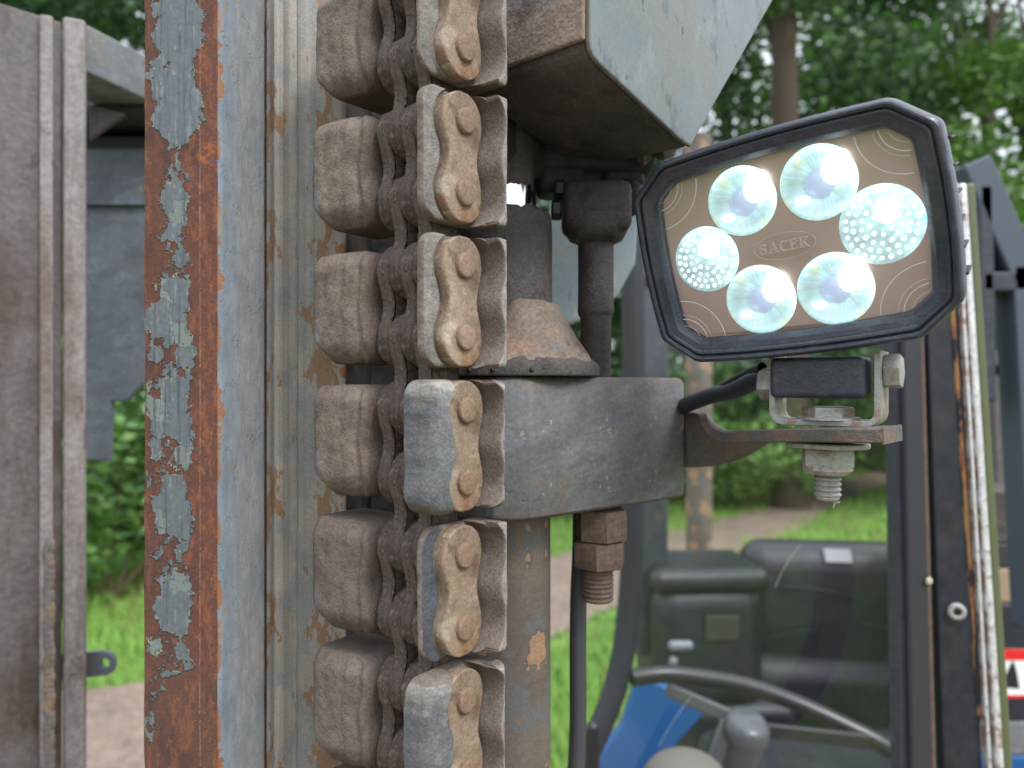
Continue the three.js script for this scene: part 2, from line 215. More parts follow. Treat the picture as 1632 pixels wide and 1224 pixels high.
const blackTile = surface(512, 512, (u, v) => { const g = nz(FW, u, v), n = nz(FC, u, v), b = nz(FB, u, v), sc = nz(FC, u * 1, v * 5 + u); let c = mix3([36, 39, 47], [54, 58, 68], n); c = mix3(c, [88, 88, 92], ss(0.68, 0.85, sc) * 0.35); c = mix3(c, [84, 74, 68], ss(0.66, 0.85, b) * 0.35); return [...c.map((x) => x * (0.9 + 0.2 * g)), n * 0.6 + g * 0.4, 0.38 + 0.25 * n]; }, { size: [0.12, 0.12] });
const vinylTile = surface(512, 512, (u, v) => { const g = nz(FW, u * 2, v * 2), n = nz(FC, u, v), b = nz(FB, u, v); let c = mix3([34, 36, 40], [52, 54, 58], n); c = mix3(c, [86, 84, 84], ss(0.62, 0.85, b) * 0.4); return [...c.map((x) => x * (0.85 + 0.3 * g)), n * 0.5 + g * 0.5, 0.5 + 0.25 * b]; }, { size: [0.4, 0.4] });
const goldPaint = surface(256, 1024, (u, v) => { const n = nz(FC, u, v * 4), b = nz(FB, u * 0.5, v * 3), g = nz(FW, u, v * 4); let c = mix3([104, 66, 50], [128, 84, 64], n); c = mix3(c, [146, 108, 66], ss(0.54, 0.60, b) * 0.85); c = mix3(c, [34, 36, 40], ss(0.44, 0.40, b)); return [...c.map((x) => x * (0.85 + 0.3 * g)), n, 0.8]; }, { size: [0.05, 0.4] });
const foilTile = surface(256, 1024, (u, v) => { const n = nz(FC, u, v * 4), b = nz(FB, u, v * 6), g = nz(FW, u, v * 4); let c = mix3([186, 184, 184], [226, 226, 230], n); c = mix3(c, [150, 120, 104], ss(0.62, 0.72, b) * 0.7); return [...c.map((x) => x * (0.85 + 0.25 * g)), n * 0.5 + b * 0.5, 0.4]; }, { size: [0.05, 0.3] });

const M = {
  rustFace: skin(rustFace, 0.0013, { color: new THREE.Color(0.82, 0.83, 0.84) }), flank: skin(flankFace, 0.0007, { color: new THREE.Color(0.66, 0.62, 0.585) }), inner: skin(innerFace, 0.0007),
  rubber: skin(dustTile, 0.00032, { vertexColors: true }), grease: skin(greaseTile, 0.0009), link: skin(linkTile, 0.0006, { color: new THREE.Color(0.82, 0.80, 0.77) }), rivet: skin(linkTile, 0.0006, { color: new THREE.Color(0.70, 0.61, 0.56) }),
  clamp: skin(clampTile, 0.0006), clampEdge: skin(clampTile, 0.0007, { vertexColors: true, color: new THREE.Color(0.84, 0.84, 0.88) }), blueEdge: skin(blueTile, 0.0004, { vertexColors: true, color: new THREE.Color(0.52, 0.505, 0.49) }), blue: skin(blueTile, 0.0004, { color: new THREE.Color(0.72, 0.72, 0.72) }), dirt: skin(dirtTile, 0.0010), tube: skin(tubeTile, 0.0006), nut: skin(dirtTile, 0.0006, { color: new THREE.Color(0.62, 0.58, 0.56) }), sootShade: skin(sootTile, 0.0009),
  plate: skin(plateTile, 0.00015, { color: new THREE.Color(0.42, 0.395, 0.385) }), flange: skin(plateTile, 0.00015, { color: new THREE.Color(0.82, 0.80, 0.78) }), sootDark: skin(sootTile, 0.0009, { color: new THREE.Color(0.62, 0.6, 0.6) }), oil: skin(sootTile, 0.0009, { color: new THREE.Color(0.42, 0.42, 0.44) }), steel: skin(steelTile, 0.0002, { metalness: 0.35, color: new THREE.Color(0.85, 0.83, 0.81) }), bar: skin(barTile, 0.0005), black: skin(blackTile, 0.0003), bezel: skin(blackTile, 0.0002, { color: new THREE.Color(1.0, 1.02, 1.12), roughness: 0.75 }), vinyl: skin(vinylTile, 0.0008, { color: new THREE.Color(0.6, 0.6, 0.68), roughness: 0.7 }),
  gold: skin(goldPaint, 0.0003), foil: skin(foilTile, 0.0012, { metalness: 0.3 }),
  chrome: plain(232, 234, 238, 0.12, { metalness: 1 }), hose: plain(62, 62, 66, 0.55), cable: plain(38, 42, 52, 0.45), darkPaint: plain(66, 74, 86, 0.55),
  blueShell: plain(14, 76, 132, 0.5), knob: plain(98, 94, 86, 0.65), white: plain(226, 226, 222, 0.5), red: plain(206, 26, 32, 0.45), ink: plain(24, 24, 26, 0.5),
  gasket: plain(44, 46, 50, 0.6), gum: plain(34, 34, 38, 0.3),
};
// ---------------------------------------------------------------- mast rails
{
  const H = 0.44, y0 = EYE - H / 2;
  const o = thing('mast_rail', 'outer mast rail whose narrow front face is rusty red with peeling grey paint', 'mast rail', V(0, 0, 0));
  part('front_face', grid(220, 14, (u, v) => { const x = lerp(-0.1659, -0.1330, u), e = Math.min(u, 1 - u) * 0.0329, r = 0.0012, b = e < r ? r - Math.sqrt(r * r - (r - e) ** 2) : 0; return [x + 0.0006 * (n3(v * 30, u, 1) - 0.5) * (u < 0.02 ? 1 : 0), y0 + v * H, -0.335 - b, u, v]; }), M.rustFace, o, 'rusty front face with peeling grey paint');
  const prof = [[-0.1330, -0.3362], [-0.1316, -0.3370], [-0.1300, -0.3392], [-0.1276, -0.3440], [-0.1252, -0.3510], [-0.1234, -0.3580], [-0.1223, -0.3630], [-0.1220, -0.3660], [-0.1228, -0.3690]];
  const pp = new THREE.CatmullRomCurve3(prof.map((p) => V(p[0], 0, p[1]))).getSpacedPoints(40);
  part('side_face', grid(160, 40, (u, v) => { const q = pp[Math.round(u * 40)]; return [q.x + (fbm3(u * 3, v * 60, 5) - 0.5) * 0.0005, y0 + v * H, q.z, u, v]; }), M.flank, o, 'pale blue grey painted side');
  part('web', triUV(join([bx(0.0325, H, 0.0515, 0.0005, -0.1494, EYE, -0.3632), bx(0.006, H, 0.020, 0.001, -0.1300, EYE, -0.3600)])), M.plate, o);

  const r = thing('inner_mast_rail', 'inner mast rail, dusty grey with drag marks, behind the chain', 'mast rail', V(0, 0, 0));
  const ip = [[-0.1334, -0.440], [-0.1332, -0.404], [-0.1306, -0.4030], [-0.1290, -0.4012], [-0.1276, -0.3992], [-0.1258, -0.3992], [-0.1243, -0.4012], [-0.1236, -0.4018], [-0.1200, -0.4006], [-0.1165, -0.4004], [-0.1158, -0.4012], [-0.1150, -0.4004], [-0.1050, -0.3998], [-0.0920, -0.4000], [-0.0905, -0.4010], [-0.0899, -0.4030]];
  part('front_face', grid(160, 90, (u, v) => { const t = u * (ip.length - 1), i = Math.min(ip.length - 2, Math.floor(t)), f = t - i, x = lerp(ip[i][0], ip[i + 1][0], f); return [x, y0 + v * H, lerp(ip[i][1], ip[i + 1][1], f) + (fbm3(x * 300, v * 40, 2) - 0.5) * 0.0006, clamp((x + 0.1330) / 0.0431 , 0.002, 1), v]; }), M.inner, r);
  part('web', join([bx(0.016, H, 0.03, 0.001, -0.1415, EYE, -0.420), bx(0.004, H, 0.075, 0.001, -0.092, EYE, -0.4405), bx(0.11, H, 0.008, 0.001, -0.039, EYE, -0.492)].map(triUV)), M.sootShade, r, 'dark web behind the chain with an added strip behind the rail gap');  // first box is an added backing strip that keeps the rail gap dark
}

// ---------------------------------------------------------------- the chain with rubber pads
function relief({ xl, xr, y0, y1, h, z0, nx = 60, ny = 80, bev = 0.002, bot = 0.002, tint }) {
  const sp = (t) => 0.5 - 0.5 * Math.cos(Math.PI * (0.12 + 0.76 * t)) , lo = sp(0), hi = sp(1), S = (t) => (sp(t) - lo) / (hi - lo);
  const top = grid(ny, nx, (i, j) => { const y = lerp(y0, y1, S(j)), a = xl(y), b = xr(y), x = lerp(a, b, S(i)), d = Math.min(x - a, b - x, y1 - y, (y - y0) * (bev / bot)); const e = d < bev ? bev - Math.sqrt(Math.max(0, bev * bev - (bev - d) ** 2)) : 0; return [x, y, h(x, y) - e * 0.95, 0, 0]; });
  const p = top.attributes.position, ring = [], W = nx + 1;
  for (let i = 0; i <= nx; i++) ring.push(i); for (let j = 1; j <= ny; j++) ring.push(j * W + nx); for (let i = nx - 1; i >= 0; i--) ring.push(ny * W + i); for (let j = ny - 1; j >= 1; j--) ring.push(j * W);
  const side = grid(4, ring.length, (u, v) => { const k = ring[Math.round(u * ring.length) % ring.length], z = p.getZ(k); return [p.getX(k), p.getY(k), lerp(z0, z, v)]; });
  const cap = grid(ny, 1, (u, v) => { const y = lerp(y1, y0, S(v)); return [lerp(xl(y), xr(y), u), y, z0]; });
  const parts = [top, side, cap]; parts.forEach((g) => { if (tint) paintVerts(g, tint); });
  return triUV(join(parts));
}
const DUST = [130, 118, 110], DUSTD = [104, 94, 88], GREY = [146, 146, 147], COALY = [78, 82, 89];
const PIN = 0.01616, R = 0.0132, WAIST = 0.0095;
const hw = (y, g = 0) => { const a = Math.abs(y), r = R + g; if (a <= PIN) return WAIST + g + (r - WAIST - g) * (0.5 - 0.5 * Math.cos(Math.PI * (a / PIN))); return Math.sqrt(Math.max(1e-10, r * r - (a - PIN) ** 2)); };
const corner = (y, y0, y1, w, rt, rb) => { const t = y1 - y < rt ? w * 0 + rt - Math.sqrt(Math.max(0, rt * rt - (rt - (y1 - y)) ** 2)) : 0, b = y - y0 < rb ? rb - Math.sqrt(Math.max(0, rb * rb - (rb - (y - y0)) ** 2)) : 0; return Math.max(t, b); };
const chain = thing('lift_chain', 'thick greasy chain with dusty rubber pads and tan link plates', 'chain', V(-0.0552, EYE, -0.3595), 52 * Math.PI / 180);
{
  const plateShape = (() => { const pts = []; for (let i = 0; i <= 40; i++) { const y = -PIN - R + (2 * (PIN + R)) * (0.5 - 0.5 * Math.cos(Math.PI * i / 40)); pts.push([hw(y), y]); } for (let i = 39; i > 0; i--) { const y = -PIN - R + (2 * (PIN + R)) * (0.5 - 0.5 * Math.cos(Math.PI * i / 40)); pts.push([-hw(y), y]); } return pts; })();
  const shaggy = (k, th) => { let g = slab(plateShape, th, 0.0014, 2); g = mergeVertices(clean(triUV(g)), 1e-6); const q = slabSub(plateShape, th, k); return triUV(q); };
  function slabSub(pts, th, k) {                                 // a plate caked in grease: rim finely divided and uneven
    const N = pts.length, rings = [[0, 0.88], [0.08, 0.96], [0.2, 1], [0.32, 1.005], [0.46, 1], [0.5, 0.965], [0.54, 1], [0.7, 1.005], [0.82, 1], [0.93, 0.96], [1, 0.88]];
    const rim = grid(rings.length - 1, N, (u, v) => { const a = pts[Math.round(u * N) % N], r = rings[Math.round(v * (rings.length - 1))], lump = 1 + (fbm3(a[0] * 420 + k * 7, a[1] * 420, r[0] * 1.2 + k * 13) - 0.42) * 0.15; return [a[0] * 1.07 * (0.93 + 0.07 * r[1]) * r[1] * lump, a[1] * (0.985 + 0.015 * r[1]) * (1 + (lump - 1) * 0.3), r[0] * th]; });
    const disc = (z, f) => { const g = new THREE.ShapeGeometry(polyShape(pts.map((p) => [p[0] * 0.88, p[1] * 0.985])), 4); g.translate(0, 0, z); if (f) { const ix = g.index.array; for (let i = 0; i < ix.length; i += 3) { const t = ix[i]; ix[i] = ix[i + 1]; ix[i + 1] = t; } g.computeVertexNormals(); } return g; };
    return join([rim, disc(0, true), disc(th, false)]);
  }
  const greasy = []; for (let k = 0; k < 6; k++) greasy.push(triUV(slabSub(plateShape, 0.0078, k)));
  const clumps = []; for (let k = 0; k < 4; k++) { const g = new THREE.IcosahedronGeometry(1, 6); const p = g.attributes.position; for (let i = 0; i < p.count; i++) { const x = p.getX(i), y = p.getY(i), z = p.getZ(i), f = 0.72 + 0.6 * fbm3(x * 2.6 + k * 9, y * 2.6, z * 2.6); p.setXYZ(i, x * f, y * f, z * f); } const m = mergeVertices(new THREE.BufferGeometry().setAttribute('position', p), 1e-5); m.computeVertexNormals(); clumps.push(m); }
  const rivetGeo = (() => { const g = lathe([[0.0058, -0.002], [0.0058, 0.0012], [0.0054, 0.0019], [0.0046, 0.0022], [0.0022, 0.0024], [0, 0.0024]], 32); g.rotateX(Math.PI / 2); return triUV(g); })();
  const facePlate = relief({ xl: (y) => -hw(y), xr: (y) => hw(y), y0: -PIN - R + 1e-5, y1: PIN + R - 1e-5, z0: 0.036, bev: 0.0013, bot: 0.0013, nx: 44, ny: 90, h: (x, y) => 0.043 + (fbm3(x * 250, y * 250, 3) - 0.5) * 0.0005 - 0.0006 * ss(0.7, 1, Math.abs(x) / 0.0132) });
  // one worn shape per link, top to bottom: how much of the front rubber is left
  const WORN = [{ cut: 0.036, dark: 0, lip: 0 }, { cut: 0.0385, dark: 0, lip: 0 }, { cut: 0.0385, dark: 0.12, lip: 0 }, { cut: 0.048, dark: 0.3, lip: 1 }, { cut: 0.0375, dark: 1, lip: 0 }, { cut: 0.047, dark: 0.35, lip: 1 }, { cut: 0.04, dark: 0.2, lip: 0 }];
  const py = [20.5, 250.5, 480.5, 711, 942, 1172, 1402];
  const blob = (name, list) => part(name, triUV(join(list)), M.grease, chain);
  for (let i = 0; i < 7; i++) {
    const Y = (612 - py[i]) / F * 0.333, w = WORN[i], k = i * 17.3;
    // right-hand pad: rubber moulded round the outer plate, its front part worn away to different heights
    const front = w.lip ? 0.0265 : 0.0205, y0 = -0.0297 + (w.lip ? 0.001 : 0) , y1 = 0.0297;
    const wob = (y) => (fbm3(y * 120, k, 1) - 0.5) * 0.0018;
    const padR = relief({
      xl: (y) => -front + corner(y, y0, y1, 0, 0.008, 0.010) + wob(y), xr: (y) => 0.0202 - corner(y, y0, y1, 0, 0.003, 0.0045) + wob(y + 1) * 0.6, y0, y1, z0: w.lip ? 0.032 : 0.034, bev: w.lip ? 0.0055 : 0.0018, bot: w.lip ? 0.006 : 0.003, nx: 90, ny: 100,
      h: (x, y) => {
        const g = hw(y, 0.0016), n = (fbm3(x * 260 + k, y * 260, 4) - 0.5) * 0.0005 + (fbm3(x * 90 + k, y * 90, 8) - 0.5) * 0.0008, deep = 0.0372, inside = ss(g + 0.0007, g - 0.0006, Math.abs(x)) * ss(PIN + R + 0.0022, PIN + R + 0.0004, Math.abs(y));
        let z = x > 0 ? lerp(0.0385, 0.0530, ss(g + 0.0002, g + 0.0036, x)) - 0.0010 * ss(0.017, 0.020, x) : w.lip ? lerp(w.cut - 0.001, w.cut + 0.0008, ss(-0.026, -0.014, x)) : lerp(w.cut - 0.0008, w.cut + 0.0004, ss(-0.02, -0.012, x)) + (fbm3(x * 60, y * 500, k) - 0.5) * 0.0003;
        if (x > -0.012 && x < 0.012) z = Math.min(z, 0.040 + 0.006 * ss(0.0, 0.012, Math.abs(x)));
        return lerp(z, deep, inside * (x < 0 && w.lip ? 1 : 1)) + n;
      },
      tint: (x, y, z, nx, ny, nz_) => { const n = fbm3(x * 260 + k, y * 260, z * 260), e = Math.max(ss(0.0165, 0.0195, x), ss(-front + 0.004, -front + 0.0005, x)) * ss(0.3, 0.6, n); let c = mix3(DUST, DUSTD, n); const face = x < -0.008 && (nz_ > 0.75 || (w.lip && ny < 0.55 + n * 0.5)) && Math.abs(x) > hw(y, 0.001) ? 1 : 0;
        if (face) { const s = lerp(0.5, fbm3(x * 500, y * 90, k), 0.55); c = mix3(mix3([146, 141, 137], [122, 118, 115], s), w.dark === 1 ? COALY : [98, 101, 106], w.dark === 1 ? 0.95 : w.lip ? 0.92 * ss(0.80, 0.5, lerp(0.45, n, 0.6) + ss(0.012, 0.03, y) * 0.35) : 0.15); }
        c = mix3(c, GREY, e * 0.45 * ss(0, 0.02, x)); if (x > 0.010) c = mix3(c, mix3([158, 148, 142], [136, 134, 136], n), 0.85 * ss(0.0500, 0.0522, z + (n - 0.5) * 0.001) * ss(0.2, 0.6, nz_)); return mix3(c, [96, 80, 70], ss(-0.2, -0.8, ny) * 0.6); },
    });
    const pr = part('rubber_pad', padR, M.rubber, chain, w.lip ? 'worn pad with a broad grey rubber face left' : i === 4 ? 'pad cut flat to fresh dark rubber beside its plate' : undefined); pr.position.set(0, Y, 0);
    const fp = part('link_plate', facePlate, M.link, chain); fp.position.set(0, Y, w.lip ? 0.0008 : 0); fp.rotation.z = (rndAt(i) - 0.5) * 0.02;
    { seed = 70 + i; const marks = []; for (let q = 0; q < 9; q++) { const b = bx(rr(0.0018, 0.0036), 0.00035, 0.0004, 0.0001); b.rotateZ(rr(0.5, 1.1) * (q % 3 ? 1 : -0.4)); b.translate(rr(-0.0012, 0.0012), -0.0068 + q * 0.0017, 0.0428); marks.push(b); } part('stamped_mark', triUV(join(marks)), M.rivet, fp); }
    for (const s of [-1, 1]) { const rv = part('rivet', rivetGeo, M.rivet, fp); rv.position.set(0, s * PIN, 0.043); rv.rotation.z = i + s; }
    // left-hand pad: full block, its broad face turned to the front
    const waveL = (y) => (hw(clamp(y * 1.02, -PIN - R + 0.001, PIN + R - 0.001)) - R) * 0.6, ky = k + 50, lf = { y0: -0.0268, y1: 0.0272 };
    const outer = (y) => -0.0440 + ss(-0.006, -0.0268, y) * 0.0135 + corner(y, lf.y0, lf.y1, 0, 0.007, 0.005) + (fbm3(y * 150, ky, 2) - 0.5) * 0.002;
    const padL = relief({
      xl: outer, xr: (y) => -0.0022 + waveL(y) - corner(y, lf.y0, lf.y1, 0, 0.004, 0.005), y0: lf.y0, y1: lf.y1, z0: -0.012, bev: 0.0034, bot: 0.006, nx: 80, ny: 90,
      h: (x, y) => 0.0165 + 0.0045 * ss(-0.005, -0.026, x) - 0.0060 * ss(-0.0325, -0.0445, x) ** 2 - 0.0035 * ss(0.018, 0.0275, y) - 0.004 * ss(-0.016, -0.027, y) + 0.0008 * ss(-0.0178, -0.0146, x - waveL(y) * 0.5) * ss(-0.0085, -0.0105, x - waveL(y) * 0.8) + 0.0009 * ss(-0.0078, -0.0054, x - waveL(y) * 0.9) - 0.0003 * Math.exp(-(((x + 0.0100 - waveL(y) * 0.6) / 0.0020) ** 2)) - 0.0022 * ss(-0.003, -0.0005, x - waveL(y)) + (fbm3(x * 300 + ky, y * 300, 9) - 0.5) * 0.0005 + (fbm3(x * 80, y * 80, ky) - 0.5) * 0.0016,
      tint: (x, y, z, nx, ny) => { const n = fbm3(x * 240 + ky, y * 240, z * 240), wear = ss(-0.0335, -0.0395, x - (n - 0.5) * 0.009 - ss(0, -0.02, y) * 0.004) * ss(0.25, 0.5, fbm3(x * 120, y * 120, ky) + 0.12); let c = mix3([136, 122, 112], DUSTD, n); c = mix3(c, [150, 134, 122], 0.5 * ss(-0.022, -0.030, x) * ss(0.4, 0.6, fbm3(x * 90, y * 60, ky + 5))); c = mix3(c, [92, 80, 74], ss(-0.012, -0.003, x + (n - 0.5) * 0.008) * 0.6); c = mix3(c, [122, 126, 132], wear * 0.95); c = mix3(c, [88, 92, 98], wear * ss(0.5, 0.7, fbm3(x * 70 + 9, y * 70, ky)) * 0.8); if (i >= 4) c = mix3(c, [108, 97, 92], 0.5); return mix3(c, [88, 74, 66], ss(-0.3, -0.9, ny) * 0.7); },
    });
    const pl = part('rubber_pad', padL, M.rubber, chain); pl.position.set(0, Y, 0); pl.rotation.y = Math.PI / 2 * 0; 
    // chain-local frame of the left pad: its face looks along the front (-x), its width runs along z
    pl.rotation.set((rndAt(i + 31) - 0.5) * 0.02, -Math.PI / 2 + (rndAt(i + 7) - 0.5) * 0.10, (rndAt(i + 3) - 0.5) * 0.03); pl.position.set(0, Y + (i === 3 ? 0.0006 : 0), 0);
    // greasy plates: outer link on pins of this link, inner link down to the next one
    for (const z of [0.0, 0.0157]) { const o = part('chain_plate', greasy[(i + Math.round(z * 999) + 12) % 6], M.grease, chain); o.position.set(0, Y, z); o.rotation.z = (rndAt(i * 3 + z * 100) - 0.5) * 0.03; }
    for (const z of [0.0079, 0.0236]) { const o = part('chain_plate', greasy[(i * 2 + Math.round(z * 999) + 3) % 6], M.grease, chain); o.position.set(0, Y - 2 * PIN, z); }
    for (const s of [-1, 1]) { const pin = new THREE.CylinderGeometry(0.0062, 0.0062, 0.047, 20); pin.rotateX(Math.PI / 2); pin.translate(0, Y + s * PIN, 0.015); const bush = new THREE.CylinderGeometry(0.0098, 0.0098, 0.03, 24); bush.rotateX(Math.PI / 2); bush.translate(0, Y + s * PIN, 0.018); part('pin', triUV(join([pin, bush])), M.grease, chain); }
    const cl = []; seed = 400 + i; for (let c = 0; c < 10; c++) { const g = clumps[c % 4].clone(), s = rr(0.0005, 0.0015) * (c % 7 === 0 ? 1.6 : 1); g.scale(s, s * rr(0.5, 1), s * rr(0.7, 1.3)); const sg = c % 2 ? PIN : -PIN, a = rr(-1.1, 1.1); g.rotateY(rr(0, 6)); g.translate(-Math.cos(a) * 0.0128, Y + sg + Math.sin(a) * 0.0125, rr(0.001, 0.031)); cl.push(g); }
    blob('grease_clump', cl);
  }
}
function rndAt(k) { return hash3(Math.round(k * 131), 7, 3); }

// ---------------------------------------------------------------- crossmember plate over the cylinder
{
  const o = thing('mast_crossmember', 'tapered blue grey steel bracket hanging over the cylinder, brown dirt on its edge', 'mast bracket', V(0.0355, EYE, -0.34), 50 * Math.PI / 180);
  const out = [[0.286, 0.33], [0, 0.33], [0, 0.1567], [0.0012, 0.1532], [0.0040, 0.1508], [0.0104, 0.1486], [0.0905, 0.1335], [0.1015, 0.1333], [0.1066, 0.1394]];
  const s = slab(out, 0.075, 0.0016, 3); s.translate(0, 0, -0.075);
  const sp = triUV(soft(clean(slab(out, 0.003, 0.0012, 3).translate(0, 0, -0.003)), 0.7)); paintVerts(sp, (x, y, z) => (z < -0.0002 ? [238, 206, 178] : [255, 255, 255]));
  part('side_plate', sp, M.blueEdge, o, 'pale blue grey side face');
  const inner = out.map(([x, y]) => [x + (x < 0.01 ? 0.0006 : -0.0006), y + (y < 0.2 ? 0.0006 : 0)]);
  part('box_section', triUV(soft(clean(slab(inner, 0.069, 0.001, 2).translate(0, 0, -0.0723)), 0.6)), M.sootShade, o, 'underside with shade painted in as a dark tone');  // dark material stands in for the shade under the bracket
  part('front_web', triUV(bx(0.003, 0.20, 0.071, 0.0012, -0.0008, 0.1575 + 0.10, -0.0378)), M.dirt, o, 'dusty brown front face');
  part('boss', triUV(bx(0.10, 0.05, 0.06, 0.01, 0.055, 0.148, -0.11)), M.oil, o);
}
// ---------------------------------------------------------------- lift cylinder
{
  const c = thing('lift_cylinder', 'upright hydraulic cylinder with a short gleam of chrome rod beside the chain', 'hydraulic cylinder', V(-0.0035, EYE, -0.44));
  const wig = (g, amp, s) => { const p = g.attributes.position; for (let i = 0; i < p.count; i++) { const x = p.getX(i), y = p.getY(i), z = p.getZ(i), f = 1 + (fbm3(x * 120 + s, y * 120, z * 120) - 0.5) * amp; p.setXYZ(i, x * f, y, z * f); } g.computeVertexNormals(); return g; };
  const jag = (g, yTop, amp, s) => { const p = g.attributes.position; for (let i = 0; i < p.count; i++) { const y = p.getY(i); if (Math.abs(y - yTop) < 0.0035) p.setY(i, y + (fbm3(p.getX(i) * 320 + s, p.getZ(i) * 320, s) - 0.5) * amp); } g.computeVertexNormals(); return g; };
  part('rod', lathe([[0.0152, 0.06], [0.0152, 0.2]]), M.chrome, c, 'bright chrome rod');
  part('dust_sleeve', triUV(jag(wig(lathe([[0.0151, 0.1155], [0.0158, 0.1158], [0.0162, 0.118], [0.0163, 0.130], [0.0161, 0.145], [0.0163, 0.17], [0.016, 0.21]], 64), 0.03, 3), 0.1155, 0.008, 5)), M.sootShade, c);
  part('gland', triUV(jag(wig(lathe([[0.0151, 0.1005], [0.020, 0.1012], [0.0255, 0.1000], [0.0268, 0.097], [0.0272, 0.09], [0.0272, 0.042], [0.0268, 0.03]], 72), 0.02, 8), 0.101, 0.006, 9)), M.sootShade, c, 'greasy dark cylinder head');
  part('barrel', triUV(lathe([[0.0262, -0.36], [0.0262, 0.03]], 64)), M.tube, c, 'barrel with flaking tan paint');
  const cg = lathe([[0.0270, 0.0475], [0.0300, 0.0462], [0.0325, 0.043], [0.0350, 0.038], [0.0430, 0.024], [0.0480, 0.0175], [0.0520, 0.0125]], 96);
  { const p = cg.attributes.position; for (let i = 0; i < p.count; i++) { const x = p.getX(i), y = p.getY(i), z = p.getZ(i), a = Math.atan2(x, z), lob = ss(0.25, -0.15, a) * ss(0.014, 0.045, y); p.setY(i, y - lob * 0.008); const f = 1 + (fbm3(x * 110, y * 110, z * 110) - 0.5) * 0.13 - lob * 0.06; p.setXYZ(i, x * f, p.getY(i), z * f); } cg.computeVertexNormals(); }
  part('collar', triUV(cg), M.dirt, c, 'dirt-caked conical collar');
  part('collar_rim', triUV(wig(lathe([[0.044, 0.0190], [0.0505, 0.0142], [0.0535, 0.0118], [0.0548, 0.0100], [0.0550, 0.0052], [0.0542, 0.0043], [0.0300, 0.0043]], 96), 0.012, 4)), M.sootShade, c, 'dark collar rim with small drain holes');
  for (const a of [-0.35, -0.12, 0.25]) { const g = new THREE.SphereGeometry(0.0013, 12, 8); g.translate(Math.sin(a) * 0.0547, 0.0072, Math.cos(a) * 0.0547); part('drain_hole', g, M.ink, c); }
}
// ---------------------------------------------------------------- clamp block and its stud
{
  const c = thing('cylinder_clamp', 'heavy scuffed grey clamp block wrapped round the lift cylinder', 'clamp', V(0, EYE, 0));
  const pts = new THREE.CatmullRomCurve3([V(-0.0480, 0, -0.445), V(-0.0440, 0, -0.424), V(-0.0330, 0, -0.4045), V(-0.0200, 0, -0.3935), V(-0.0095, 0, -0.3878), V(0, 0, -0.3862), V(0.0085, 0, -0.3886), V(0.0165, 0, -0.3943)]).getPoints(36).map((p) => [p.x, -p.z]);
  const back = [[0.1070, 0.4690], [0.1085, 0.4706], [0.1082, 0.4735], [0.1000, 0.4990], [0.0300, 0.4930], [-0.0100, 0.4950], [-0.0380, 0.4800], [-0.0470, 0.4600]];
  const g = slab([...pts, ...back], 0.0762, 0.0046, 4); g.rotateX(-Math.PI / 2); g.scale(1, 1, 1); g.translate(0, -0.0723, 0);
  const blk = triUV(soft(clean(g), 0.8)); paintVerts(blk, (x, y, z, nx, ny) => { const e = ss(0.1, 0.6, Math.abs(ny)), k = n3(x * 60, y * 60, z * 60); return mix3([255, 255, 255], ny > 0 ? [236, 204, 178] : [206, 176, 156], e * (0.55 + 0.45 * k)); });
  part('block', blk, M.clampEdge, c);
  const X = 0.0508, Z = -0.449;
  const put = (geo, y, name, m, s, turn = 0.3) => { const o = part(name, triUV(soft(clean(geo), 0.6)), m, c); o.position.set(X + s, y, Z); o.rotation.y = turn; };
  put(hexNut(0.0158, 0.0185), -0.0935, 'nut', M.nut, 0.003, 0.62);
  put(hexNut(0.0162, 0.0155), -0.1098, 'nut', M.nut, 0.002, 0.30);
  put(thread(0.0094, 0.021, 0.0028), -0.1305, 'stud', M.nut, 0.001);
}
